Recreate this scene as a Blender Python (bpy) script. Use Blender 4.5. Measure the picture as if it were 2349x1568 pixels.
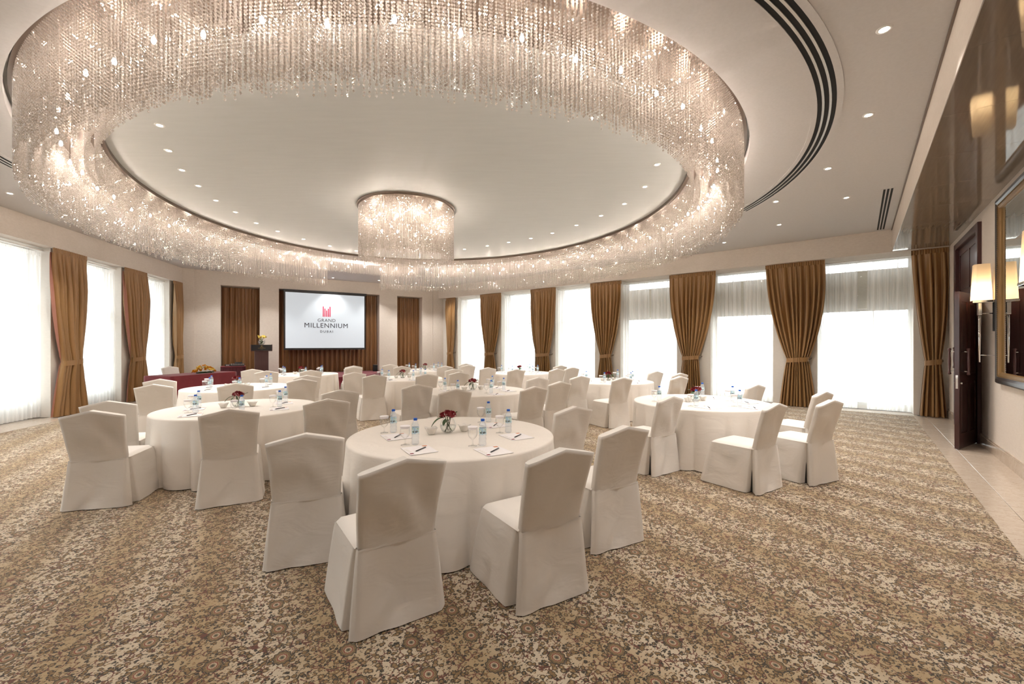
import bpy, math, random
import numpy as np
from mathutils import Matrix, Vector
PI = math.pi
R = math.radians
random.seed(7)
for o in list(bpy.data.objects):
    bpy.data.objects.remove(o)
sc = bpy.context.scene
COL = sc.collection

# ------------------------------------------------------------------ camera
EYE = 1.55
cam_d = bpy.data.cameras.new('camera')
cam_d.sensor_width = 36.0
cam_d.lens = 36.0 * 970.0 / 2349.0
cam_d.shift_y = 6.0 / 2349.0
cam_d.clip_start = 0.05
cam = bpy.data.objects.new('camera', cam_d)
cam.location = (0, 0, EYE)
cam.rotation_euler = (R(90), 0, 0)
COL.objects.link(cam)
sc.camera = cam

# ------------------------------------------------------------------ world, exposure
WORLD = 4.2
BULB = 480.0
w = bpy.data.worlds.new('sky')
sc.world = w
w.use_nodes = True
bg = w.node_tree.nodes['Background']
_wt = w.node_tree
_tc = _wt.nodes.new('ShaderNodeTexCoord')
_sp = _wt.nodes.new('ShaderNodeSeparateXYZ')
_rp = _wt.nodes.new('ShaderNodeValToRGB')
_mr = _wt.nodes.new('ShaderNodeMapRange')
_wt.links.new(_tc.outputs['Generated'], _sp.inputs[0])
_wt.links.new(_sp.outputs[2], _mr.inputs[0])
_mr.inputs[1].default_value = -1.0
_mr.inputs[2].default_value = 1.0
_wt.links.new(_mr.outputs[0], _rp.inputs[0])
_rp.color_ramp.elements[0].position = 0.40
_rp.color_ramp.elements[0].color = (0.16, 0.155, 0.15, 1)      # sunlit ground far below
_rp.color_ramp.elements[1].position = 0.50
_rp.color_ramp.elements[1].color = (0.98, 0.99, 1.0, 1)       # pale hazy horizon
_e = _rp.color_ramp.elements.new(1.0)
_e.color = (0.80, 0.92, 1.0, 1)                               # sky overhead
_wt.links.new(_rp.outputs[0], bg.inputs[0])
bg.inputs[1].default_value = WORLD
sc.view_settings.view_transform = 'Standard'
sc.view_settings.look = 'None'
sc.view_settings.gamma = 1.0
sc.view_settings.use_curve_mapping = False
sc.view_settings.exposure = 1.02
try:
    sc.cycles.transparent_max_bounces = 24
    sc.cycles.sample_clamp_indirect = 6.0
except Exception:
    pass

# ------------------------------------------------------------------ frames of the fan-shaped room
class Fr:
    """plan frame: u, v axes; wall faces lie at constant v"""
    def __init__(s, ang):
        s.ang = ang
        s.u = (math.cos(ang), math.sin(ang))
        s.v = (-math.sin(ang), math.cos(ang))
    def __call__(s, u, v, z=0.0):
        return (u * s.u[0] + v * s.v[0], u * s.u[1] + v * s.v[1], z)
FB = Fr(R(-39.3))      # u = across (wall on the right at u = 1.488), v = towards the window wall (12.75)
FC = Fr(R(103.9))      # u = along the left window wall, v = outwards (7.3)
FD = Fr(R(32.0))       # u = along the stage wall, v = towards it (17.9)
CEIL = 4.107
VAL = 3.61
RECESS = 4.257
HC = (-1.81, 8.45)
HANG = R(123.1)
HOLE = (5.83, 5.30)
TRACK = (5.10, 4.57)

# ------------------------------------------------------------------ object helpers
CH = {}
def link(o, parent=None):
    COL.objects.link(o)
    if parent is not None:
        o.parent = parent
        CH.setdefault(parent.name, []).append(o)
    return o
def tag(o, label=None, cat=None, group=None, kind=None):
    if label: o['label'] = label
    if cat: o['category'] = cat
    if group: o['group'] = group
    if kind: o['kind'] = kind
    return o
def empty(name, loc=(0, 0, 0), rz=0.0, label=None, cat=None, group=None, kind=None):
    o = bpy.data.objects.new(name, None)
    o.empty_display_size = 0.1
    o.location = loc
    o.rotation_euler = (0, 0, rz)
    link(o)
    return tag(o, label, cat, group, kind)
def dup(o, parent=None):
    c = o.copy()
    link(c, parent)
    for k in CH.get(o.name, []):
        dup(k, c)
    return c
def obj(name, mesh, mat=None, parent=None, loc=(0, 0, 0), rot=(0, 0, 0), scale=(1, 1, 1)):
    if mat is not None and not mesh.materials:
        mesh.materials.append(mat)
    o = bpy.data.objects.new(name, mesh)
    o.location = loc
    o.rotation_euler = rot
    o.scale = scale
    return link(o, parent)

class MB:
    def __init__(s):
        s.v = []; s.f = []; s.smooth = []
    def add(s, vs, fs, sm=False):
        b = len(s.v)
        s.v += [tuple(p) for p in vs]
        s.f += [tuple(i + b for i in q) for q in fs]
        s.smooth += [sm] * len(fs)
        return s
    def box(s, u0, u1, v0, v1, z0, z1, fr=None):
        P = [(u0, v0, z0), (u1, v0, z0), (u1, v1, z0), (u0, v1, z0), (u0, v0, z1), (u1, v0, z1), (u1, v1, z1), (u0, v1, z1)]
        if fr: P = [fr(*p) for p in P]
        return s.add(P, [(0, 3, 2, 1), (4, 5, 6, 7), (0, 1, 5, 4), (1, 2, 6, 5), (2, 3, 7, 6), (3, 0, 4, 7)])
    def bbox(s, u0, u1, v0, v1, z0, z1, b=0.004, fr=None):
        """box with chamfered edges: eight corners cut back"""
        vs = []; 
        for (X, sx) in ((u0, 1), (u1, -1)):
            for (Y, sy) in ((v0, 1), (v1, -1)):
                for (Z, sz) in ((z0, 1), (z1, -1)):
                    vs += [(X, Y + sy * b, Z + sz * b), (X + sx * b, Y, Z + sz * b), (X + sx * b, Y + sy * b, Z)]
        import itertools
        def idx(i, j, k, a): return ((i * 2 + j) * 2 + k) * 3 + a
        fs = []
        for i in (0, 1):
            q = [idx(i, 0, 0, 0), idx(i, 1, 0, 0), idx(i, 1, 1, 0), idx(i, 0, 1, 0)]
            fs.append(q if i else q[::-1])
            q = [idx(0, i, 0, 1), idx(1, i, 0, 1), idx(1, i, 1, 1), idx(0, i, 1, 1)]
            fs.append(q[::-1] if i else q)
            q = [idx(0, 0, i, 2), idx(1, 0, i, 2), idx(1, 1, i, 2), idx(0, 1, i, 2)]
            fs.append(q if i else q[::-1])
        for i in (0, 1):
            for j in (0, 1):
                fs.append([idx(i, j, 0, 0), idx(i, j, 0, 1), idx(i, j, 1, 1), idx(i, j, 1, 0)][::(1 if i == j else -1)])
                fs.append([idx(i, 0, j, 0), idx(i, 0, j, 2), idx(i, 1, j, 2), idx(i, 1, j, 0)][::(-1 if i == j else 1)])
                fs.append([idx(0, i, j, 1), idx(0, i, j, 2), idx(1, i, j, 2), idx(1, i, j, 1)][::(1 if i == j else -1)])
                for k in (0, 1):
                    fs.append([idx(i, j, k, 0), idx(i, j, k, 1), idx(i, j, k, 2)][::(-1 if (i + j + k) % 2 == 0 else 1)])
        if fr: vs = [fr(*p) for p in vs]
        return s.add(vs, fs)
    def prism(s, poly, z0, z1):
        n = len(poly)
        vs = [(x, y, z0) for x, y in poly] + [(x, y, z1) for x, y in poly]
        fs = [tuple(range(n))[::-1], tuple(range(n, 2 * n))] + [(i, (i + 1) % n, (i + 1) % n + n, i + n) for i in range(n)]
        return s.add(vs, fs)
    def grid(s, nu, nv, fn, sm=True, flip=False, closed=False):
        vs = [fn(i / (nu if closed else nu - 1), j / (nv - 1)) for j in range(nv) for i in range(nu)]
        fs = []
        for j in range(nv - 1):
            for i in range(nu if closed else nu - 1):
                q = (j * nu + i, j * nu + (i + 1) % nu, (j + 1) * nu + (i + 1) % nu, (j + 1) * nu + i)
                fs.append(q[::-1] if flip else q)
        return s.add(vs, fs, sm)
    def lathe(s, prof, n=24, c=(0, 0), sm=True, cap=False):
        vs = []
        for r, z in prof:
            for i in range(n):
                a = 2 * PI * i / n
                vs.append((c[0] + r * math.cos(a), c[1] + r * math.sin(a), z))
        m = len(prof)
        fs = [(j * n + i, j * n + (i + 1) % n, (j + 1) * n + (i + 1) % n, (j + 1) * n + i) for j in range(m - 1) for i in range(n)]
        s.add(vs, fs, sm)
        if cap:
            b = len(s.v) - m * n
            s.f.append(tuple(b + i for i in range(n))[::-1]); s.smooth.append(False)
            s.f.append(tuple(b + (m - 1) * n + i for i in range(n))); s.smooth.append(False)
        return s
    def tube(s, pts, r, n=8, sm=True):
        pts = [Vector(p) for p in pts]
        rs = r if isinstance(r, (list, tuple)) else [r] * len(pts)
        vs = []
        for k, p in enumerate(pts):
            d = (pts[min(k + 1, len(pts) - 1)] - pts[max(k - 1, 0)]).normalized()
            up = Vector((0, 0, 1)) if abs(d.z) < 0.9 else Vector((1, 0, 0))
            a = d.cross(up).normalized(); b = a.cross(d)
            for i in range(n):
                t = 2 * PI * i / n
                vs.append(tuple(p + (a * math.cos(t) + b * math.sin(t)) * rs[k]))
        m = len(pts)
        fs = [(j * n + i, (j + 1) * n + i, (j + 1) * n + (i + 1) % n, j * n + (i + 1) % n) for j in range(m - 1) for i in range(n)]
        fs += [tuple(range(n)), tuple((m - 1) * n + i for i in range(n))[::-1]]
        return s.add(vs, fs, sm)
    def mesh(s, name):
        me = bpy.data.meshes.new(name)
        me.from_pydata(s.v, [], s.f)
        me.polygons.foreach_set('use_smooth', s.smooth)
        me.update()
        return me
    def build(s, name, mat, parent=None, **k):
        return obj(name, s.mesh(name), mat, parent, **k)

def np_mesh(name, verts, tris, smooth=False):
    me = bpy.data.meshes.new(name)
    nv, nt = len(verts), len(tris)
    me.vertices.add(nv); me.vertices.foreach_set('co', verts.astype(np.float32).ravel())
    me.loops.add(nt * 3); me.loops.foreach_set('vertex_index', tris.astype(np.int32).ravel())
    me.polygons.add(nt)
    me.polygons.foreach_set('loop_start', np.arange(0, nt * 3, 3, dtype=np.int32))
    me.polygons.foreach_set('use_smooth', np.full(nt, smooth))
    me.update(calc_edges=True)
    return me

def text_mesh(body, size, extrude=0.0, spacing=1.0, offset=0.0):
    cu = bpy.data.curves.new('lettering', 'FONT')
    cu.body = body; cu.size = size; cu.extrude = extrude
    cu.space_character = spacing; cu.align_x = 'CENTER'; cu.align_y = 'CENTER'; cu.offset = offset
    cu.resolution_u = 3
    o = bpy.data.objects.new('lettering_tmp', cu)
    COL.objects.link(o)
    dg = bpy.context.evaluated_depsgraph_get()
    me = bpy.data.meshes.new_from_object(o.evaluated_get(dg))
    bpy.data.objects.remove(o)
    return me

# ------------------------------------------------------------------ node helpers
class NT:
    def __init__(s, name):
        s.m = bpy.data.materials.new(name)
        s.m.use_nodes = True
        s.t = s.m.node_tree
        s.bsdf = s.t.nodes['Principled BSDF']
        s.out = s.t.nodes['Material Output']
    def n(s, typ, **kw):
        nd = s.t.nodes.new(typ)
        for k, v in kw.items():
            if k.startswith('i_'):
                key = k[2:]
                key = int(key) if key.isdigit() else key.replace('_', ' ')
                s.set(nd.inputs[key], v)
            else:
                setattr(nd, k, v)
        return nd
    def set(s, sock, v):
        if hasattr(v, 'is_output'):
            s.t.links.new(v, sock)
        elif isinstance(v, (tuple, list)) and len(v) == 3 and sock.type == 'RGBA':
            sock.default_value = (*v, 1)
        else:
            sock.default_value = v
    def math(s, op, a, b=None, c=None, clamp=False):
        nd = s.t.nodes.new('ShaderNodeMath'); nd.operation = op; nd.use_clamp = clamp
        s.set(nd.inputs[0], a)
        if b is not None: s.set(nd.inputs[1], b)
        if c is not None: s.set(nd.inputs[2], c)
        return nd.outputs[0]
    def mix(s, f, a, b, blend='MIX'):
        nd = s.t.nodes.new('ShaderNodeMix'); nd.data_type = 'RGBA'; nd.blend_type = blend
        s.set(nd.inputs[0], f); s.set(nd.inputs[6], a); s.set(nd.inputs[7], b)
        return nd.outputs[2]
    def ramp(s, f, stops, interp='LINEAR'):
        nd = s.t.nodes.new('ShaderNodeValToRGB'); cr = nd.color_ramp; cr.interpolation = interp
        while len(cr.elements) < len(stops): cr.elements.new(0.5)
        for e, (p, c) in zip(cr.elements, stops):
            e.position = p; e.color = (*c, 1) if len(c) == 3 else c
        s.set(nd.inputs[0], f)
        return nd.outputs[0]
    def obj_co(s): return s.n('ShaderNodeTexCoord').outputs['Object']
    def mapping(s, vec, loc=(0, 0, 0), rot=(0, 0, 0), scale=(1, 1, 1)):
        return s.n('ShaderNodeMapping', i_Vector=vec, i_Location=loc, i_Rotation=rot, i_Scale=scale).outputs[0]
    def noise(s, vec, scale, detail=2.0, rough=0.5, dist=0.0):
        return s.n('ShaderNodeTexNoise', i_Vector=vec, i_Scale=scale, i_Detail=detail, i_Roughness=rough, i_Distortion=dist).outputs[0]
    def bump(s, h, strength=0.3, dist=0.01):
        s.set(s.bsdf.inputs['Normal'], s.n('ShaderNodeBump', i_Height=h, i_Strength=strength, i_Distance=dist).outputs[0])
    def p(s, **kw):
        for k, v in kw.items(): s.set(s.bsdf.inputs[k.replace('_', ' ')], v)
        return s

def plain(name, col, rough=0.6, metal=0.0, **kw):
    t = NT(name); t.p(Base_Color=col, Roughness=rough, Metallic=metal, **kw)
    nz = t.noise(t.obj_co(), 35.0, 2.0)
    t.set(t.bsdf.inputs['Base Color'], t.mix(nz, tuple(c * 0.94 for c in col), tuple(min(1, c * 1.05) for c in col)))
    return t.m
MAT = {}

def mat_wallpaper(name, c0, c1, scale=1.0):
    t = NT(name); co = t.obj_co()
    a = t.noise(t.mapping(co, scale=(14 * scale, 14 * scale, 42 * scale)), 1.0, 6.0, 0.72, 0.5)
    b = t.noise(co, 1.3, 3.0)
    f = t.math('ADD', t.math('MULTIPLY', a, 0.8), t.math('MULTIPLY', b, 0.3))
    t.p(Base_Color=t.mix(t.math('MULTIPLY_ADD', f, 1.6, -0.38, clamp=True), c0, c1), Roughness=0.75)
    t.bump(a, 0.15, 0.004)
    return t.m
MAT['wall'] = mat_wallpaper('beige_textured_wallpaper', (0.56, 0.495, 0.43), (0.73, 0.665, 0.595))
MAT['wall_a'] = mat_wallpaper('pale_wallpaper', (0.60, 0.53, 0.46), (0.70, 0.63, 0.56))
MAT['reveal'] = mat_wallpaper('pale_reveal_paper', (0.66, 0.62, 0.56), (0.76, 0.72, 0.66))
MAT['ceiling'] = plain('ceiling_paint', (0.62, 0.605, 0.60), 0.9)

def mat_recess():
    t = NT('brushed_silver_ceiling_paper'); co = t.obj_co()
    a = t.noise(t.mapping(co, rot=(0, 0, R(33)), scale=(2.0, 14, 1)), 1.0, 4.0, 0.6)
    t.p(Base_Color=t.mix(a, (0.58, 0.60, 0.59), (0.66, 0.68, 0.67)), Roughness=0.55)
    t.bump(a, 0.12, 0.01)
    return t.m
MAT['recess'] = mat_recess()

def mat_cloth(name, c0, c1, rough=0.85, weave=900.0):
    t = NT(name); co = t.obj_co()
    a = t.noise(co, weave, 1.0)
    b = t.noise(co, 6.0, 3.0)
    t.p(Base_Color=t.mix(b, c0, c1), Roughness=rough)
    t.set(t.bsdf.inputs['Sheen Weight'], 0.15)
    cr = t.noise(t.mapping(co, rot=(0.3, 0.9, 0.4), scale=(4, 4, 8)), 1.0, 3.0, 0.55, 0.8)
    h = t.math('ADD', t.math('MULTIPLY', a, 0.06), t.math('MULTIPLY', cr, 1.0))
    t.bump(h, 0.34, 0.018)
    return t.m
MAT['chair'] = mat_cloth('ivory_chair_fabric', (0.74, 0.695, 0.64), (0.80, 0.755, 0.70))
MAT['table'] = mat_cloth('ivory_table_linen', (0.84, 0.785, 0.72), (0.88, 0.825, 0.76))
MAT['maroon'] = mat_cloth('crimson_table_cloth', (0.15, 0.011, 0.018), (0.20, 0.018, 0.026), 0.85)
MAT['maroon_dark'] = mat_cloth('dark_burgundy_skirting', (0.07, 0.006, 0.014), (0.11, 0.01, 0.02), 0.6)
MAT['stage'] = mat_cloth('wine_red_stage_carpet', (0.13, 0.012, 0.022), (0.19, 0.02, 0.032), 0.95, 200.0)

def mat_satin(name, c0, c1, rough=0.42):
    t = NT(name); co = t.obj_co()
    a = t.noise(t.mapping(co, scale=(1, 1, 0.05)), 60.0, 2.0)
    t.p(Base_Color=t.mix(a, c0, c1), Roughness=rough)
    t.set(t.bsdf.inputs['Sheen Weight'], 0.35)
    t.set(t.bsdf.inputs['Sheen Tint'], (0.9, 0.6, 0.35, 1))
    t.bump(t.noise(co, 260.0, 1.0), 0.08, 0.002)
    return t.m
MAT['drape'] = mat_satin('bronze_satin', (0.235, 0.122, 0.040), (0.32, 0.172, 0.060))
MAT['drape_dark'] = mat_satin('brown_satin', (0.17, 0.075, 0.024), (0.235, 0.108, 0.036))
MAT['lining'] = mat_satin('dusty_pink_lining', (0.36, 0.155, 0.125), (0.42, 0.19, 0.15), 0.5)

def mat_sheer():
    t = NT('white_sheer_voile'); nt = t.t
    co = t.obj_co()
    f = t.noise(t.mapping(co, scale=(16, 4, 0.12)), 1.0, 4.0, 0.65)
    tr = t.n('ShaderNodeBsdfTransparent', i_Color=(0.97, 0.98, 0.99))
    tl = t.n('ShaderNodeBsdfTranslucent', i_Color=(0.90, 0.89, 0.87))
    df = t.n('ShaderNodeBsdfDiffuse', i_Color=(0.88, 0.86, 0.83))
    m1 = t.n('ShaderNodeMixShader', i_0=0.5, i_1=tl.outputs[0], i_2=df.outputs[0])
    m2 = t.n('ShaderNodeMixShader', i_0=t.math('MULTIPLY_ADD', f, 1.3, 0.08, clamp=True), i_1=tr.outputs[0], i_2=m1.outputs[0])
    t.set(t.out.inputs[0], m2.outputs[0])
    return t.m
MAT['sheer'] = mat_sheer()

def mat_glass(name, tint=(0.97, 0.985, 0.98), rough=0.02, ior=1.45, boost=0.0, refraction_white=0.0):
    t = NT(name)
    tr = t.n('ShaderNodeBsdfTransparent', i_Color=tint)
    gl = t.n('ShaderNodeBsdfGlossy', i_Color=(1, 1, 1), i_Roughness=rough)
    fc = t.n('ShaderNodeLayerWeight', i_Blend=0.5).outputs['Facing']
    fr = t.math('MULTIPLY_ADD', t.math('POWER', fc, 3.0), 0.62, 0.045)
    t.set(tr.inputs[0], t.mix(t.math('POWER', fc, 2.5), tint, tuple(c * 0.62 for c in tint)))
    a = t.n('ShaderNodeMixShader', i_0=t.math('ADD', fr, boost, clamp=True), i_1=tr.outputs[0], i_2=gl.outputs[0])
    if refraction_white:
        tl = t.n('ShaderNodeBsdfTranslucent', i_Color=(0.93, 0.96, 1.0))  # translucent white stands in for bright surroundings refracted through the plastic
        a = t.n('ShaderNodeMixShader', i_0=refraction_white, i_1=a.outputs[0], i_2=tl.outputs[0])
    t.set(t.out.inputs[0], a.outputs[0])
    return t.m
MAT['pane'] = mat_glass('window_glass', (0.97, 0.99, 0.985))
MAT['glass'] = mat_glass('clear_glass', (0.985, 0.99, 0.988), 0.03, 1.3, 0.02)
MAT['plastic'] = mat_glass('clear_bottle_plastic', (0.95, 0.97, 0.985), 0.08, 1.4, 0.03, 0.22)
MAT['water'] = mat_glass('water_and_glass', (0.95, 0.97, 0.955), 0.03, 1.3, 0.02)

def mat_bead():
    t = NT('faceted_crystal')
    tr = t.n('ShaderNodeBsdfTransparent', i_Color=(0.90, 0.88, 0.86))
    gl = t.n('ShaderNodeBsdfGlossy', i_Color=(0.97, 0.95, 0.93), i_Roughness=0.12)
    tl = t.n('ShaderNodeBsdfTranslucent', i_Color=(0.72, 0.67, 0.62))
    df = t.n('ShaderNodeBsdfDiffuse', i_Color=(0.52, 0.48, 0.45))
    m0 = t.n('ShaderNodeMixShader', i_0=0.5, i_1=tl.outputs[0], i_2=df.outputs[0])
    m1 = t.n('ShaderNodeMixShader', i_0=0.45, i_1=m0.outputs[0], i_2=gl.outputs[0])
    m2 = t.n('ShaderNodeMixShader', i_0=0.62, i_1=tr.outputs[0], i_2=m1.outputs[0])
    t.set(t.out.inputs[0], m2.outputs[0])
    return t.m
MAT['bead'] = mat_bead()

def mat_emit(name, col, strength):
    t = NT(name)
    t.p(Base_Color=col, Roughness=0.9)
    t.set(t.bsdf.inputs['Specular IOR Level'], 0.1)
    t.set(t.bsdf.inputs['Emission Color'], col)
    t.set(t.bsdf.inputs['Emission Strength'], strength)
    return t.m
MAT['bulb'] = mat_emit('warm_halogen_bulb', (1.0, 0.87, 0.76), BULB)
MAT['downlens'] = mat_emit('downlight_lens', (1.0, 0.90, 0.78), 40.0)
MAT['screen'] = mat_emit('lit_projection_screen', (0.44, 0.485, 0.525), 0.40)
MAT['logo_red'] = mat_emit('projected_crimson', (0.50, 0.008, 0.05), 0.25)
MAT['logo_black'] = plain('projected_black', (0.03, 0.025, 0.035), 0.9)

def mat_wood(name, c0, c1, rough=0.3, sc_=(30, 30, 2)):
    t = NT(name); co = t.obj_co()
    a = t.noise(t.mapping(co, scale=sc_), 1.0, 4.0, 0.6, 0.6)
    t.p(Base_Color=t.mix(a, c0, c1), Roughness=rough)
    t.set(t.bsdf.inputs['Coat Weight'], 0.25)
    t.bump(a, 0.06, 0.003)
    return t.m
MAT['mahogany'] = mat_wood('dark_mahogany', (0.035, 0.011, 0.012), (0.07, 0.022, 0.02))
MAT['lectern'] = mat_wood('reddish_mahogany', (0.055, 0.018, 0.018), (0.10, 0.035, 0.03), 0.35)
MAT['chrome'] = plain('polished_chrome', (0.78, 0.79, 0.80), 0.08, 1.0)
MAT['brass'] = plain('antique_brass', (0.45, 0.30, 0.12), 0.3, 1.0)
MAT['steel'] = plain('brown_bronze_metal', (0.20, 0.155, 0.125), 0.35, 0.8)
MAT['black'] = plain('black_plastic', (0.012, 0.012, 0.014), 0.45)
MAT['blackslot'] = plain('black_slot', (0.006, 0.006, 0.006), 0.8)
MAT['slotmetal'] = plain('diffuser_aluminium', (0.62, 0.60, 0.57), 0.35, 0.6)
MAT['white'] = plain('white_lacquer', (0.82, 0.82, 0.80), 0.4)
MAT['paper'] = plain('white_paper', (0.90, 0.87, 0.88), 0.8)
MAT['porcelain'] = plain('white_porcelain', (0.86, 0.83, 0.78), 0.2)
MAT['gold'] = plain('gilded_moulding', (0.22, 0.125, 0.04), 0.45, 0.45)
MAT['frame_dark'] = plain('dark_walnut_leather', (0.045, 0.036, 0.033), 0.28)
MAT['mirror'] = plain('mirror_silver', (0.80, 0.83, 0.82), 0.01, 1.0)
MAT['cap'] = plain('blue_cap', (0.01, 0.11, 0.55), 0.4)
MAT['ink'] = plain('navy_ink', (0.02, 0.03, 0.12), 0.6)
MAT['rose'] = plain('dark_red_petal', (0.22, 0.006, 0.014), 0.6)
MAT['leaf'] = plain('dark_green_leaf', (0.035, 0.075, 0.02), 0.45)
MAT['leaf_light'] = plain('fresh_green_leaf', (0.07, 0.18, 0.04), 0.5)
MAT['stem'] = plain('green_stem', (0.05, 0.10, 0.02), 0.5)
MAT['gyp'] = plain('white_tiny_blossom', (0.85, 0.83, 0.78), 0.8)
MAT['yellow'] = plain('yellow_petal', (0.84, 0.60, 0.05), 0.6)
MAT['orange'] = plain('golden_petal', (0.78, 0.33, 0.01), 0.6)
MAT['lily'] = plain('pale_yellow_petal', (0.80, 0.62, 0.14), 0.6)
MAT['whitepetal'] = plain('cream_petal', (0.85, 0.82, 0.70), 0.6)
MAT['tag_red'] = plain('printed_dark_red', (0.20, 0.02, 0.03), 0.8)
MAT['tag_orange'] = plain('printed_orange', (0.72, 0.30, 0.16), 0.8)
MAT['tag_olive'] = plain('printed_olive', (0.55, 0.50, 0.32), 0.8)
MAT['pen'] = plain('dark_pen', (0.03, 0.03, 0.035), 0.3)
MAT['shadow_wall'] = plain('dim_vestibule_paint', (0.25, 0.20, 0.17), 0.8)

def mat_marble():
    t = NT('cream_marble'); co = t.obj_co()
    a = t.noise(co, 3.0, 6.0, 0.6, 1.2)
    b = t.noise(t.mapping(co, scale=(2, 9, 2)), 1.5, 5.0, 0.7, 2.0)
    c = t.mix(a, (0.50, 0.40, 0.31), (0.66, 0.56, 0.46))
    t.p(Base_Color=t.mix(t.math('LESS_THAN', t.math('ABSOLUTE', t.math('SUBTRACT', b, 0.5)), 0.012), c, (0.42, 0.32, 0.24)), Roughness=0.12)
    return t.m
MAT['marble'] = mat_marble()
def mat_soffit():
    t = NT('polished_brown_stone'); co = t.obj_co()
    a = t.noise(t.mapping(co, rot=(0, 0, R(39.3)), scale=(40, 2.5, 1)), 1.0, 4.0, 0.6)
    t.p(Base_Color=t.mix(a, (0.20, 0.16, 0.125), (0.27, 0.22, 0.175)), Roughness=0.05)
    t.set(t.bsdf.inputs['IOR'], 1.6)
    return t.m
MAT['soffit'] = mat_soffit()
def mat_shade():
    t = NT('cream_lamp_shade')
    tl = t.n('ShaderNodeBsdfTranslucent', i_Color=(0.92, 0.78, 0.58))
    df = t.n('ShaderNodeBsdfDiffuse', i_Color=(0.85, 0.76, 0.62))
    t.set(t.out.inputs[0], t.n('ShaderNodeMixShader', i_0=0.35, i_1=tl.outputs[0], i_2=df.outputs[0]).outputs[0])
    return t.m
MAT['shade'] = mat_shade()

def mat_label():
    """pale blue bottle label with white and green print"""
    t = NT('pale_blue_bottle_label'); co = t.obj_co()
    nz = t.noise(t.mapping(co, scale=(60, 60, 90)), 1.0, 3.0)
    c = t.ramp(nz, [(0.35, (0.40, 0.68, 0.86)), (0.48, (0.62, 0.82, 0.92)), (0.56, (0.86, 0.93, 0.95)), (0.66, (0.35, 0.62, 0.42))])
    t.p(Base_Color=c, Roughness=0.4)
    return t.m
MAT['label'] = mat_label()

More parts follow.
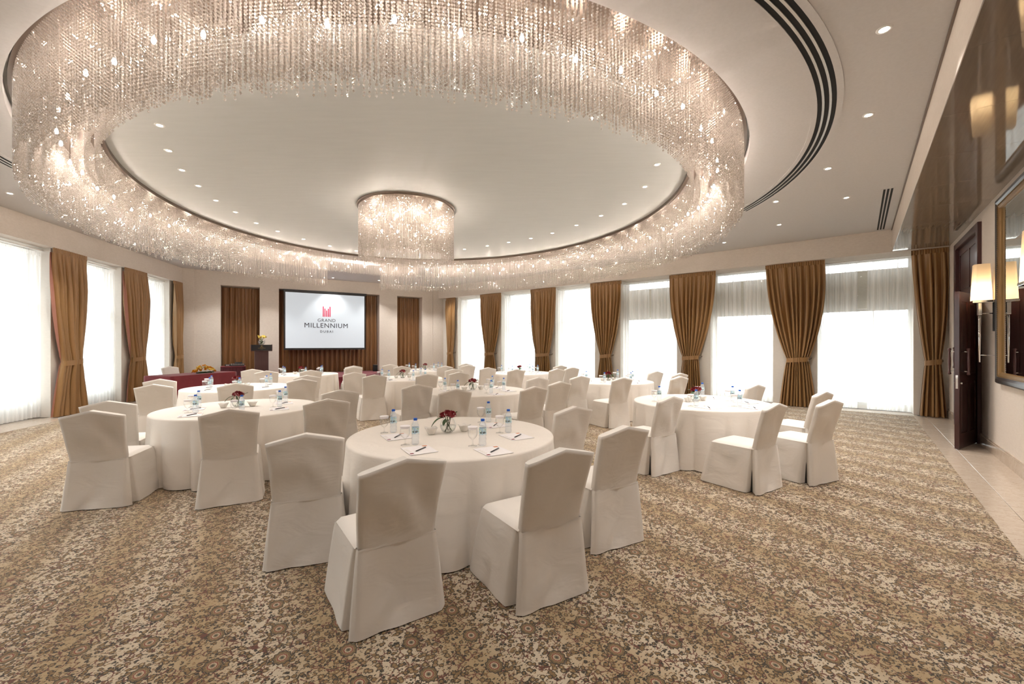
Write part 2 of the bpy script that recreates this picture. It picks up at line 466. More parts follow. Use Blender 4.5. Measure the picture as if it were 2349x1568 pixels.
def mat_carpet():
    t = NT('persian_floral_carpet')
    co = t.mapping(t.obj_co(), rot=(0, 0, R(-32.0)))
    sep = t.n('ShaderNodeSeparateXYZ', i_0=co)
    S, N = sep.outputs[0], sep.outputs[1]
    wob = t.noise(co, 5.0, 2.0)
    # two ground colours in soft bands along the room
    band = t.math('SINE', t.math('ADD', t.math('MULTIPLY', S, 2 * PI / 0.576), t.math('MULTIPLY', wob, 1.6)))
    bandf = t.math('MULTIPLY_ADD', band, 0.5, 0.5, clamp=True)
    ground = t.mix(bandf, (0.46, 0.335, 0.185), (0.70, 0.60, 0.455))
    ground = t.mix(t.noise(co, 2.0, 3.0), ground, t.mix(0.25, ground, (0.42, 0.30, 0.17)))
    # warped coordinates make petals ragged
    wv = t.n('ShaderNodeTexNoise', i_Vector=co, i_Scale=110.0, i_Detail=1.0).outputs[1]
    vadd = t.n('ShaderNodeVectorMath', operation='MULTIPLY_ADD', i_0=wv, i_1=(0.015, 0.015, 0), i_2=co).outputs[0]
    # scrolling vines
    ed = t.n('ShaderNodeTexVoronoi', feature='DISTANCE_TO_EDGE', i_Vector=vadd, i_Scale=24.0).outputs['Distance']
    vine = t.math('LESS_THAN', ed, 0.055)
    keep = t.math('GREATER_THAN', t.noise(co, 11.0, 1.0), 0.47)
    c = t.mix(t.math('MULTIPLY', vine, keep), ground, (0.15, 0.05, 0.03))
    # leaves
    lf = t.n('ShaderNodeTexVoronoi', feature='F1', i_Vector=t.mapping(vadd, rot=(0, 0, 0.6), scale=(1, 1.9, 1)), i_Scale=60.0)
    lm = t.math('LESS_THAN', lf.outputs['Distance'], 0.37)
    lsel = t.n('ShaderNodeSeparateXYZ', i_0=lf.outputs['Color']).outputs
    lcol = t.mix(t.math('GREATER_THAN', lsel[0], 0.55), (0.05, 0.038, 0.02), (0.24, 0.14, 0.055))
    c = t.mix(t.math('MULTIPLY', lm, t.math('GREATER_THAN', lsel[1], 0.25)), c, lcol)
    # blossoms
    fl = t.n('ShaderNodeTexVoronoi', feature='F1', i_Vector=vadd, i_Scale=34.0)
    fd = fl.outputs['Distance']
    fs = t.n('ShaderNodeSeparateXYZ', i_0=fl.outputs['Color']).outputs
    fcol = t.ramp(fd, [(0.0, (0.23, 0.05, 0.03)), (0.09, (0.55, 0.44, 0.27)), (0.17, (0.25, 0.15, 0.06)), (0.38, (0.035, 0.027, 0.017))], 'CONSTANT')
    c = t.mix(t.math('MULTIPLY', t.math('LESS_THAN', fd, 0.50), t.math('GREATER_THAN', fs[2], 0.15)), c, fcol)
    # rows of oval medallions
    def cell(x, per, off):
        return t.math('SUBTRACT', t.math('FRACT', t.math('ADD', t.math('DIVIDE', x, per), off)), 0.5)
    row = t.math('FLOOR', t.math('ADD', t.math('DIVIDE', S, 0.288), 0.0))
    ms = t.math('MULTIPLY', cell(S, 0.288, 0.0), 0.288 * 1.18)
    mn = t.math('MULTIPLY', cell(t.math('ADD', N, t.math('MULTIPLY', row, 0.117)), 0.25, 0.0), 0.25)
    d = t.math('SQRT', t.math('ADD', t.math('MULTIPLY', ms, ms), t.math('MULTIPLY', mn, mn)))
    ang = t.math('ARCTAN2', mn, ms)
    d = t.math('ADD', d, t.math('MULTIPLY', t.math('SINE', t.math('MULTIPLY', ang, 10.0)), t.math('MULTIPLY', d, 0.07)))
    mcol = t.ramp(t.math('MULTIPLY', d, 10.0), [(0.0, (0.05, 0.055, 0.045)), (0.07, (0.22, 0.17, 0.10)), (0.13, (0.52, 0.42, 0.29)),
                  (0.21, (0.24, 0.055, 0.03)), (0.27, (0.36, 0.26, 0.14)), (0.31, (0.20, 0.125, 0.055)), (0.44, (0.035, 0.032, 0.022))], 'CONSTANT')
    c = t.mix(t.math('LESS_THAN', d, 0.05), c, mcol)
    pile = t.noise(co, 420.0, 2.0)
    c = t.mix(t.math('MULTIPLY', pile, 0.5), c, t.mix(0.35, c, (0.03, 0.02, 0.01)))
    t.p(Base_Color=c, Roughness=0.95)
    t.set(t.bsdf.inputs['Sheen Weight'], 0.2)
    t.bump(pile, 0.5, 0.006)
    return t.m
MAT['carpet'] = mat_carpet()

# ------------------------------------------------------------------ the room
def line_inter(f1, v1, f2, v2):
    a, b = f1.v, f2.v
    det = a[0] * b[1] - a[1] * b[0]
    return ((v1 * b[1] - a[1] * v2) / det, (a[0] * v2 - v1 * b[0]) / det)
class _FA:          # right wall: same frame, its face is at constant u
    v = FB.u
FA = _FA()
class _FR:          # rear wall, behind the camera
    v = (0.0, -1.0)
FRr = _FR()
def room_poly(a, b, c, d, r):
    """plan polygon from offsets of right, window, left, stage and rear walls (counter-clockwise)"""
    return [line_inter(FRr, r, FA, a), line_inter(FA, a, FB, b), line_inter(FB, b, FD, d), line_inter(FD, d, FC, c), line_inter(FC, c, FRr, r)]

m = MB(); m.prism(room_poly(1.9, 14.0, 8.2, 19.0, 3.6), -0.2, -0.012)
FLOOR = tag(m.build('floor', MAT['marble']), kind='structure')
m = MB(); m.prism(room_poly(0.925, 12.63, 6.9, 17.76, 3.3), -0.011, 0.004)
tag(m.build('carpet', MAT['carpet']), 'wall to wall Persian style floral carpet in tan, cream and dark brown', 'carpet')

# marble tiles along the walls, each its own piece
def tile_mesh(wu, wv):
    k = MB(); k.bbox(0.0015, wu - 0.0015, 0.0015, wv - 0.0015, -0.011, 0.0, 0.0015); return k.mesh('floor_tile')
def tile_row(fr, u0, v0, wu, wv, n, along_u):
    me = tile_mesh(wu, wv)
    for i in range(n):
        u, v = (u0 + i * wu, v0) if along_u else (u0, v0 + i * wv)
        obj('floor_tile', me, MAT['marble'], FLOOR, fr(u, v, 0), (0, 0, fr.ang))
tile_row(FB, 0.926, -2.4, 0.199, 0.6, 25, False)
tile_row(FB, 1.126, -2.1, 0.362, 0.6, 25, False)
tile_row(FB, -14.0, 12.632, 0.6, 0.42, 25, True)
tile_row(FC, 2.0, 6.901, 0.6, 0.52, 24, True)

# ceiling with the oval opening
def ell(t, a, b, c=HC, ang=HANG):
    ca, sa = math.cos(ang), math.sin(ang)
    x, y = a * math.cos(t), b * math.sin(t)
    return (c[0] + x * ca - y * sa, c[1] + x * sa + y * ca)
def ray_poly(c, d, poly):
    best = 1e9
    for i in range(len(poly)):
        p, q = poly[i], poly[(i + 1) % len(poly)]
        ex, ey = q[0] - p[0], q[1] - p[1]
        det = d[0] * (-ey) + ex * d[1]
        if abs(det) < 1e-9: continue
        rx, ry = p[0] - c[0], p[1] - c[1]
        s = (rx * (-ey) + ex * ry) / det
        k = (d[0] * ry - rx * d[1]) / det
        if s > 0 and -1e-6 <= k <= 1 + 1e-6: best = min(best, s)
    return (c[0] + d[0] * best, c[1] + d[1] * best)
cpoly = room_poly(1.9, 14.0, 8.2, 19.0, 3.6)
angs = sorted([2 * PI * i / 240 for i in range(240)] + [math.atan2(p[1] - HC[1], p[0] - HC[0]) % (2 * PI) for p in cpoly])
vi, vo = [], []
for a in angs:
    d = (math.cos(a), math.sin(a))
    la = a - HANG
    r = 1.0 / math.sqrt((math.cos(la) / HOLE[0]) ** 2 + (math.sin(la) / HOLE[1]) ** 2)
    vi.append((HC[0] + d[0] * r, HC[1] + d[1] * r, CEIL))
    vo.append((*ray_poly(HC, d, cpoly), CEIL))
n = len(angs)
m = MB(); m.add(vi + vo, [(i, i + n, (i + 1) % n + n, (i + 1) % n)[::-1] for i in range(n)])
m.grid(240, 2, lambda i, j: (*ell(2 * PI * i, *HOLE), CEIL + j * (RECESS - CEIL)), closed=True)
CEILING = tag(m.build('ceiling', MAT['ceiling']), kind='structure')
m = MB(); m.add([(*ell(2 * PI * i / 160, HOLE[0] + 0.02, HOLE[1] + 0.02), RECESS) for i in range(160)], [tuple(range(160))[::-1]])
tag(m.build('ceiling_recess', MAT['recess'], CEILING), 'brushed silver oval ceiling panel')
m = MB(); m.prism(cpoly, RECESS + 0.1, RECESS + 0.2)
tag(m.build('ceiling_slab', MAT['ceiling'], CEILING))

# right wall with doorway
Q0, Q1 = 9.72, 11.81
m = MB()
m.box(1.488, 1.69, -3.4, Q0, 0, CEIL, FB).box(1.488, 1.69, Q1, 13.6, 0, CEIL, FB).box(1.488, 1.69, Q0, Q1, 3.47, CEIL, FB)
tag(m.build('wall_right', MAT['wall_a']), kind='structure')
m = MB()
for a, b in ((-3.2, Q0), (Q1, 12.9)):
    m.box(1.468, 1.488, a, b, 0, 0.15, FB).box(1.474, 1.488, a, b, 0.15, 0.175, FB)
tag(m.build('baseboard_right', MAT['marble']), kind='structure')
# soffit above the right wall: papered face, polished stone underside in slabs
m = MB(); m.box(0.585, 1.6, -3.4, 13.5, 3.632, CEIL - 0.001, FB)
SOF = tag(m.build('trim_1', MAT['wall_a']), kind='structure')
me = MB().bbox(0.0006, 0.9014, 0.0006, 1.1494, 0, 0.018, 0.001).mesh('soffit_panel')
for i in range(14):
    obj('soffit_panel', me, MAT['soffit'], SOF, FB(0.585, -2.6 + 1.15 * i, 3.614), (0, 0, FB.ang))
m = MB(); m.box(0.567, 0.584, -3.2, 12.6, CEIL - 0.02, CEIL - 0.001, FB)
tag(m.build('shadow_gap_strip', MAT['steel'], SOF), 'dark metal shadow gap strip')
# rear wall (behind the camera)
m = MB(); m.box(-9.5, 3.0, -3.55, -3.35, 0, CEIL)
tag(m.build('wall_rear', MAT['wall_a']), kind='structure')
# vestibule behind the doorway
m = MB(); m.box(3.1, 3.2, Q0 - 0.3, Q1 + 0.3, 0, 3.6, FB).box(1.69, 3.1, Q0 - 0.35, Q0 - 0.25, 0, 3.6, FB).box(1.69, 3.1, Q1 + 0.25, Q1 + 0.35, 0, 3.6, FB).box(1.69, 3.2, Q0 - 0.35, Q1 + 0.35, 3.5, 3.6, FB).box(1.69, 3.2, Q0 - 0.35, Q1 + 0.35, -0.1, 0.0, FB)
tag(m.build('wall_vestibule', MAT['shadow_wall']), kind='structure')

# window wall (FB) piers, windows
PB = [(-14.9, -13.58), (-12.02, -11.08), (-9.42, -8.49), (-6.90, -5.97), (-4.18, -3.24), (-1.72, -0.78), (0.95, 1.6)]
m = MB()
for a, b in PB: m.box(a, b, 12.86, 13.5, 0, VAL, FB)
tag(m.build('wall_windows', MAT['reveal']), kind='structure')
m = MB(); m.box(-14.9, 1.5, 12.60, 13.9, VAL, CEIL - 0.001, FB)
tag(m.build('trim_2', MAT['wall']), kind='structure')
m = MB(); m.box(-6.0, 1.6, 13.62, 13.95, 2.44, 3.38, FB)
tag(m.build('trim_3', MAT['wall']), kind='structure')
# left wall (FC)
PC = [(-2.2, 2.55), (4.02, 4.98), (6.38, 7.32), (8.72, 9.68), (11.14, 12.06), (13.44, 14.38), (15.78, 17.0)]
m = MB()
for a, b in PC: m.box(a, b, 7.40, 7.95, 0, VAL, FC)
tag(m.build('wall_left', MAT['reveal']), kind='structure')
m = MB(); m.box(-2.2, 16.9, 7.29, 8.2, VAL, CEIL - 0.001, FC)
tag(m.build('trim_4', MAT['wall']), kind='structure')
WIN = []
def window(idx, fr, u0, u1, v, sill, mull):
    W = u1 - u0; zt = VAL
    k = MB()
    f = 0.055
    k.box(u0, u0 + f, v, v + 0.07, sill, zt, fr).box(u1 - f, u1, v, v + 0.07, sill, zt, fr).box(u0 + f, u1 - f, v, v + 0.07, zt - f, zt, fr).box(u0 + f, u1 - f, v, v + 0.07, sill, sill + f, fr)
    for i in range(1, mull + 1):
        c = u0 + W * i / (mull + 1)
        k.box(c - 0.022, c + 0.022, v, v + 0.07, sill + f, zt - f, fr)
    k.box(u0 + f, u1 - f, v, v + 0.07, 2.36, 2.42, fr)
    if sill > 0.01: k.box(u0, u1, v - 0.06, v + 0.25, 0, sill, fr)
    W_ = tag(k.build('window_%d' % idx, MAT['white']), kind='structure')
    for i in range(mull + 1):
        a = u0 + W * i / (mull + 1) + 0.03; b = u0 + W * (i + 1) / (mull + 1) - 0.03
        MB().box(a, b, v + 0.028, v + 0.04, sill + f, 2.36, fr).build('pane', MAT['pane'], W_)
        MB().box(a, b, v + 0.028, v + 0.04, 2.42, zt - f, fr).build('pane', MAT['pane'], W_)
    # daylight portal in the opening
    ld = bpy.data.lights.new('window_portal', 'AREA')
    ld.shape = 'RECTANGLE'; ld.size = W; ld.size_y = zt - sill
    try: ld.cycles.is_portal = True
    except Exception: pass
    lo = bpy.data.objects.new('window_portal', ld)
    lo.location = fr((u0 + u1) / 2, v + 0.12, (zt + sill) / 2)
    lo.rotation_euler = (R(-90), 0, fr.ang)
    link(lo, W_)
nwin = 0
for i in range(6):
    nwin += 1; window(nwin, FB, PB[i][1], PB[i + 1][0], 13.36, 0.1, 0)
for i in range(6):
    nwin += 1; window(nwin, FC, PC[i][1], PC[i + 1][0], 7.78, 0.32, 0)

# stage wall with three curtained openings
OPN = [(-0.80, 0.37), (0.98, 4.66), (5.41, 6.52)]
m = MB()
edges = [-2.4] + [e for o_ in OPN for e in o_] + [8.2]
for i in range(0, len(edges), 2):
    m.box(edges[i], edges[i + 1], 17.9, 18.42, 0, CEIL - 0.001, FD)
for a, b in OPN: m.box(a, b, 17.9, 18.42, 3.63, CEIL - 0.001, FD)
m.box(-2.4, 8.2, 18.6, 18.75, 0, CEIL, FD)
m.box(-1.95, -1.53, 17.78, 17.9, 0, CEIL - 0.001, FD)
m.box(7.0, 7.4, 17.84, 17.9, 0, CEIL - 0.001, FD)
tag(m.build('wall_back', MAT['wall']), kind='structure')
m = MB()
for i in range(0, len(edges), 2): m.box(edges[i], edges[i + 1], 17.87, 17.9, 0, 0.14, FD)
tag(m.build('baseboard_back', MAT['marble']), kind='structure')

# stage platform
SP = [(-0.05, 17.76), (-0.05, 16.5), (0.9, 15.55), (2.4, 15.2), (3.55, 15.3), (4.4, 17.0), (4.62, 17.76)]
def poly_fr(fr, pts): return [fr(a, b)[:2] for a, b in pts]
m = MB(); m.prism(poly_fr(FD, SP), 0.005, 0.43)
tag(MB().box(0.98, 4.66, 17.77, 18.55, 0, 0.452, FD).build('floor_stage_recess', MAT['stage']), kind='structure')
STG = tag(m.build('stage_platform', MAT['stage']), 'low wine red carpeted stage platform below the projection screen', 'stage')
m = MB(); m.prism(poly_fr(FD, [(a * 0.995 + 0.01, b + (-0.012 if b < 18 else 0)) for a, b in SP]), 0.40, 0.455)
m.build('stage_top', MAT['stage'], STG)

# ------------------------------------------------------------------ curtains
def wav(seed, n=5, lo=1.0, hi=6.0):
    r = random.Random(seed)
    return [(r.uniform(lo, hi), r.uniform(lo, hi), r.uniform(0, 2 * PI), r.uniform(0.4, 1)) for _ in range(n)]
def wsum(ws, a, b):
    return sum(k * math.sin(p * a + q * b + f) for p, q, f, k in ws) / len(ws)

def drape_fn(w0, wt, wb, zt, ztie, zb, npl, seed, asym=0.0, amp=1.0):
    ws = wav(seed, 5, 1.0, 5.0); ph = random.Random(seed).uniform(0, 6)
    def hw(z):
        if z >= ztie:
            s = (zt - z) / (zt - ztie)
            return 0.5 * (w0 - (w0 - wt) * s ** 2.1)
        s = (ztie - z) / (ztie - zb)
        return 0.5 * (wt + (wb - wt) * s ** 0.75)
    def cx(z):
        s = (zt - z) / (zt - zb)
        return asym * math.sin(min(1.0, s * 1.35) * PI / 2)
    def fn(u, z):
        c = 2 * u - 1
        near_tie = math.exp(-((z - ztie) / 0.35) ** 2)
        s = (zt - z) / (zt - zb)
        A = amp * (0.018 + 0.036 * min(1, s * 5)) * (1 - 0.35 * near_tie) + amp * 0.015 * max(0, s - 0.7)
        k = npl * PI * c + ph + 4.5 * wsum(ws, c * 1.7, 0.35 * s)
        A2 = A * (1.15 + 1.5 * wsum(ws, c * 2.6 + 1.0, 0.8 * s))
        y = A2 * math.cos(k) + 0.38 * A * math.cos(2.3 * k + 1.0 + 2 * s)
        y -= (0.03 + 0.06 * near_tie) * (1 - c * c)
        x = hw(z) * c + cx(z) + 0.25 * A * math.sin(2 * k + s)
        if z < ztie:
            y -= 0.035 * ((ztie - z) / (ztie - zb)) * (1 - c * c)
        return (x, y, z)
    return fn, hw, cx
def drape(loc, rz, label, group, w0, wt, wb, zt, npl, seed, ztie=1.16, asym=0.0, lining=0, zb=0.012, mat='drape'):
    root = empty('drape_curtain', loc, rz, label, 'curtain', group)
    fn, hw, cx = drape_fn(w0, wt, wb, zt - 0.10, ztie, zb, npl, seed, asym)
    zs = [zt - 0.10 - (zt - 0.10 - zb) * (i / 39.0) for i in range(40)]
    nu = npl * 7 + 1
    m = MB(); m.grid(nu, 40, lambda u, v: fn(u, zs[int(round(v * 39))]), flip=True)
    m.build('cloth', MAT[mat], root)
    # gathered heading tape
    ph = random.Random(seed + 5).uniform(0, 6)
    def hd(u, v):
        c = 2 * u - 1
        y = 0.014 * math.cos(npl * 2.6 * PI * c + ph) - 0.028 * (1 - c * c) * 0.6
        return (0.5 * w0 * c, y - 0.004, zt - 0.105 * v + 0.004 * math.cos(npl * 5.2 * PI * c))
    m = MB(); m.grid(npl * 12 + 1, 4, hd, flip=True)
    m.build('heading', MAT[mat], root)
    # tie-back band with its hook
    hwt = hw(ztie)
    def tb(u, v):
        a = 2 * PI * u
        return (cx(ztie) + (hwt + 0.012) * math.cos(a), -0.045 + 0.078 * math.sin(a) , ztie - 0.055 + 0.11 * v + 0.02 * math.cos(a))
    m = MB(); m.grid(40, 4, tb, closed=True)
    m.build('tieback', MAT[mat], root)
    m = MB(); m.tube([(cx(ztie) + hwt * 0.8, 0.02, ztie), (cx(ztie) + hwt * 1.25, 0.05, ztie + 0.02), (cx(ztie) + hwt * 1.3, 0.10, ztie + 0.05)], 0.012, 8)
    m.build('holdback_hook', MAT['steel'], root)
    if lining:
        def lf(u, v):
            z = zs[int(round(v * 39))]
            s = (zs[0] - z) / (zs[0] - ztie)
            b = max(0.0, math.sin(PI * min(1, s))) ** 0.7 if s < 1 else min(1.0, (s - 1) * 1.2)
            e = -hw(z) * (1.0 if s < 1 else 1.05) - (0.11 * b if s < 1 else 0.10 * b) + 0.01
            x = cx(z) + e + (hw(z) * 0.7 - e) * u
            return (x, 0.035 + 0.012 * math.cos(9 * u + 3 * v) - 0.05 * b * (1 - u) ** 3, z + (0.003 if v == 1 else 0))
        m = MB(); m.grid(16, 40, lf, flip=True)
        tag(m.build('lining', MAT['lining'], root), 'dusty pink curtain lining')
    return root
CB = [(-13.92, 0.62, 0.34, 0.50, 0.0, 5), (-11.55, 1.17, 0.46, 0.78, -0.03, 9), (-8.96, 1.15, 0.56, 0.70, 0.0, 9), (-6.44, 1.12, 0.36, 0.60, 0.0, 9),
      (-3.71, 1.28, 0.44, 0.60, -0.04, 10), (-1.245, 1.25, 0.44, 0.74, 0.07, 10), (1.19, 0.58, 0.25, 0.42, 0.05, 5)]
LB = ['narrow bronze satin curtain in the corner beside the stage wall', 'bronze tied back curtain second from the stage along the window wall',
      'wide waisted bronze curtain third from the stage along the window wall', 'bronze tied back curtain fourth from the stage along the window wall',
      'bronze tied back curtain fifth from the stage along the window wall', 'wide bronze tied back curtain sixth from the stage, reaching the carpet',
      'half width bronze curtain hanging in the corner beside the wooden door']
for i, (u, w0, wt, wb, asym, npl) in enumerate(CB):
    drape(FB(u, 12.73, 0), FB.ang, LB[i], 'bronze curtains on the window wall', w0, wt, wb, VAL - 0.004, npl, 20 + i, asym=asym, ztie=1.17)
CC = [(9.2, 1.0, 0.52, 1.0, 0.03, 8), (11.5, 1.0, 0.50, 1.0, 0.02, 8), (13.85, 0.98, 0.52, 0.86, 0.06, 8), (16.05, 0.56, 0.36, 0.56, 0.0, 5)]
LC = ['bronze curtain with pink lining on the left wall, farthest from the stage', 'pink lined bronze curtain between two sheer windows, its hem spread wide',
      'pink lined bronze curtain on the left wall behind the covered chairs', 'narrow bronze curtain on the left wall beside the stage wall corner']
for i, (u, w0, wt, wb, asym, npl) in enumerate(CC):
    drape(FC(u, 7.28, 0), FC.ang, LC[i], 'bronze curtains on the left wall', w0, wt, wb, VAL - 0.004, npl, 40 + i, asym=asym, lining=(i != 3), ztie=1.16)

def sheer(fr, u0, u1, v, label, group, seed, zt=3.50, zb=0.03):
    W = u1 - u0; npl = max(5, int(W / 0.10))
    ws = wav(seed, 5, 2, 7); ph = random.Random(seed).uniform(0, 6)
    root = empty('sheer_curtain', fr(u0, v, 0), fr.ang, label, 'curtain', group)
    def fn(u, t):
        k = npl * PI * u * 2 + ph + 1.4 * wsum(ws, 3 * u, 0.4 * t)
        A = 0.014 + 0.020 * min(1, t * 4)
        return (W * u + 0.3 * A * math.sin(2 * k), A * math.cos(k), zt - 0.08 - (zt - 0.08 - zb) * t)
    m = MB(); m.grid(npl * 8 + 1, 14, fn, flip=True)
    m.build('voile', MAT['sheer'], root)
    def hd(u, t):
        return (W * u, 0.010 * math.cos(npl * 4 * PI * u), zt - 0.085 * t)
    m = MB(); m.grid(npl * 12 + 1, 3, hd, flip=True)
    m.build('heading', MAT['sheer'], root)
    return root
for i in range(6):
    a, b = PB[i][1], PB[i + 1][0]
    mid = (a + b) / 2; gap = 0.09 if i == 5 else (0.03 if i >= 3 else 0.01)
    lab = ['white sheer voile panel in the window nearest the stage', 'white sheer voile panel in the second window from the stage', 'white sheer voile panel in the third window from the stage',
           'white sheer voile panel in the fourth window from the stage', 'white sheer voile panel in the fifth window from the stage', 'white sheer voile panel in the window nearest the wooden door'][i]
    for k, (x, y) in enumerate(((a + 0.01, mid - gap), (mid + gap, b - 0.01))):
        sheer(FB, x, y, 13.06, lab + (', stage side', ', door side')[k], 'sheers on the window wall, window %d' % (i + 1), 60 + i * 2 + k)
    MB().box(a, b, 13.03, 13.09, VAL - 0.075, VAL - 0.05, FB).build('trim_%d' % (10 + i), MAT['white'])['kind'] = 'structure'
for i in range(6):
    a, b = PC[i][1], PC[i + 1][0]
    lab = ['white sheer voile panel on the left wall beside the rear corner', 'white sheer voile panel in the second left window from the rear', 'white sheer voile panel in the third left window from the rear',
           'white sheer voile panel beside the wide pink lined curtain, farther from the stage', 'white sheer voile panel between the two pink lined curtains', 'white sheer voile panel in the left window nearest the stage'][i]
    mid = (a + b) / 2
    for k, (x, y) in enumerate(((a + 0.01, mid), (mid + 0.005, b - 0.01))):
        sheer(FC, x, y, 7.56, lab + (', rear half', ', stage half')[k], 'sheers on the left wall, window %d' % (i + 1), 90 + i * 2 + k)
    MB().box(a, b, 7.53, 7.59, VAL - 0.075, VAL - 0.05, FC).build('trim_%d' % (20 + i), MAT['white'])['kind'] = 'structure'

# flat stage curtains in the three openings
def backdrop(u0, u1, z0, label, seed):
    W = u1 - u0; npl = int(W / 0.17)
    ws = wav(seed, 6, 1, 5); ph = random.Random(seed).uniform(0, 6)
    root = empty('stage_curtain', FD(u0, 18.30, 0), FD.ang, label, 'curtain', 'brown curtains in the stage wall')
    def fn(u, t):
        k = npl * PI * 2 * u + ph + 2.2 * wsum(ws, 3 * u, 0.5 * t)
        A = 0.03 + 0.03 * t
        return (0.01 + (W - 0.02) * u + 0.3 * A * math.sin(2 * k + t), A * math.cos(k) + 0.3 * A * math.cos(2.1 * k), 3.60 - (3.60 - z0) * t)
    m = MB(); m.grid(npl * 8 + 1, 16, fn, flip=True)
    m.build('cloth', MAT['drape_dark'], root)
    m = MB(); m.box(0, W, -0.02, 0.02, 3.60, 3.625)
    m.build('curtain_track', MAT['steel'], root)
backdrop(OPN[0][0], OPN[0][1], 0.01, 'dark brown pleated curtain in the wall opening behind the lectern', 201)
backdrop(OPN[1][0], OPN[1][1], 0.46, 'wide brown pleated curtain hanging behind the projection screen', 202)
backdrop(OPN[2][0], OPN[2][1], 0.01, 'narrow brown pleated curtain in the opening right of the screen', 203)

# ------------------------------------------------------------------ projection screen with logo
S0, S1, Z0, Z1 = 1.19, 4.04, 1.42, 3.52
scr = empty('projection_screen', FD((S0 + S1) / 2, 17.86, 0), FD.ang, 'large white projection screen with red bar logo and black lettering', 'screen')
hw_, zc = (S1 - S0) / 2, (Z0 + Z1) / 2
MB().box(-hw_ - 0.05, hw_ + 0.05, 0.0, 0.02, Z0 - 0.07, Z1 + 0.06).build('frame', MAT['black'], scr)
MB().box(-hw_, hw_, -0.006, -0.001, Z0, Z1).build('screen_surface', MAT['screen'], scr)
MB().box(-hw_ - 0.09, hw_ + 0.09, -0.02, 0.07, Z1 + 0.06, Z1 + 0.105).build('housing', MAT['black'], scr)
lx = 0.0
bars = [0.40, 0.32, 0.25, 0.32, 0.40]
for k, h in enumerate(bars):
    x = lx + (k - 2) * 0.061
    MB().box(x - 0.017, x + 0.017, -0.009, -0.006, zc + 0.165, zc + 0.165 + h).build('logo_bar', MAT['logo_red'], scr)
for txt, size, z, sp, off in (('GRAND', 0.175, zc + 0.02, 1.12, 0.0), ('MILLENNIUM', 0.255, zc - 0.185, 1.10, 0.0), ('DUBAI', 0.125, zc - 0.415, 1.45, 0.001)):
    me = text_mesh(txt, size, 0.001, sp, off)
    obj('lettering', me, MAT['logo_black'], scr, (lx, -0.008, z), (R(90), 0, 0))

# ------------------------------------------------------------------ crystal chandeliers
OCT = np.array([[math.cos(k * PI / 3), math.sin(k * PI / 3), 0] for k in range(6)] + [[0, 0, 1], [0, 0, -1]], float)
OCTF = np.array([[k, (k + 1) % 6, 6] for k in range(6)] + [[(k + 1) % 6, k, 7] for k in range(6)])
rng = np.random.default_rng(5)
def beads(points, r, h):
    N = len(points)
    a = rng.uniform(0, PI / 2, N); c, s = np.cos(a), np.sin(a)
    v = np.empty((N, 8, 3))
    v[:, :, 0] = (OCT[None, :, 0] * c[:, None] - OCT[None, :, 1] * s[:, None]) * r
    v[:, :, 1] = (OCT[None, :, 0] * s[:, None] + OCT[None, :, 1] * c[:, None]) * r
    v[:, :, 2] = OCT[None, :, 2] * h
    v += points[:, None, :]
    f = OCTF[None] + (np.arange(N) * 8)[:, None, None]
    return v.reshape(-1, 3), f.reshape(-1, 3)
def ring_points(a, b, spacing, c, ang):
    t = np.linspace(0, 2 * PI, 6001)
    x, y = a * np.cos(t), b * np.sin(t)
    L = np.concatenate([[0], np.cumsum(np.hypot(np.diff(x), np.diff(y)))])
    n_ = int(L[-1] / spacing)
    tt = np.interp(np.arange(n_) * L[-1] / n_, L, t) + rng.uniform(0, 0.002, n_)
    X = c[0] + a * np.cos(tt) * math.cos(ang) - b * np.sin(tt) * math.sin(ang)
    Y = c[1] + a * np.cos(tt) * math.sin(ang) + b * np.sin(tt) * math.cos(ang)
    return X, Y, (tt + PI) % (2 * PI) - PI
def strands(X, Y, ztop, zbot, pitch, jit):
    P = []
    nb = int((ztop - zbot) / pitch)
    for x, y in zip(X, Y):
        k = nb - int(rng.integers(0, jit + 1))
        z = ztop - pitch * (np.arange(k) + 0.5)
        P.append(np.c_[np.full(k, x), np.full(k, y), z])
    return np.concatenate(P)
ZS = 4.205
ring = empty('ring_chandelier', (HC[0], HC[1], RECESS), 0, 'huge oval ring chandelier of hanging crystal bead strands', 'chandelier')
def lc(v): return v - np.array([HC[0], HC[1], RECESS])
GAP = (-0.150, 0.162)
P = []
for d_ in (0.05, 0.14, 0.24):
    X, Y, T = ring_points(TRACK[0] + d_, TRACK[1] + d_, 0.040, HC, HANG)
    P.append(strands(X, Y, ZS, 3.69, 0.0265, 1))
v, f = beads(lc(np.concatenate(P)), 0.0102, 0.0125)
o = obj('short_bead_strands', np_mesh('short_bead_strands', v, f), MAT['bead'], ring); o['kind'] = 'stuff'
P = []
for d_ in (0.46, 0.56, 0.66):
    X, Y, T = ring_points(TRACK[0] + d_, TRACK[1] + d_, 0.040, HC, HANG)
    ok = ~((T > GAP[0]) & (T < GAP[1]))
    P.append(strands(X[ok], Y[ok], ZS, 3.29 + 0.03 * (d_ < 0.5), 0.0265, 3))
v, f = beads(lc(np.concatenate(P)), 0.0102, 0.0125)
o = obj('long_bead_strands', np_mesh('long_bead_strands', v, f), MAT['bead'], ring); o['kind'] = 'stuff'
m = MB()
for (da, db, z0_, z1_) in ((0.0, 0.0, -0.055, 0.0), (0.70, 0.70, -0.055, 0.0)):
    m.grid(160, 2, lambda i, j: (ell(2 * PI * i, TRACK[0] + da, TRACK[1] + db, (0, 0))[0], ell(2 * PI * i, TRACK[0] + da, TRACK[1] + db, (0, 0))[1], z0_ + (z1_ - z0_) * j), closed=True, flip=(da == 0))
m.grid(160, 2, lambda i, j: (*ell(2 * PI * i, TRACK[0] + 0.70 * j, TRACK[1] + 0.70 * j, (0, 0)), -0.052), closed=True, flip=True)
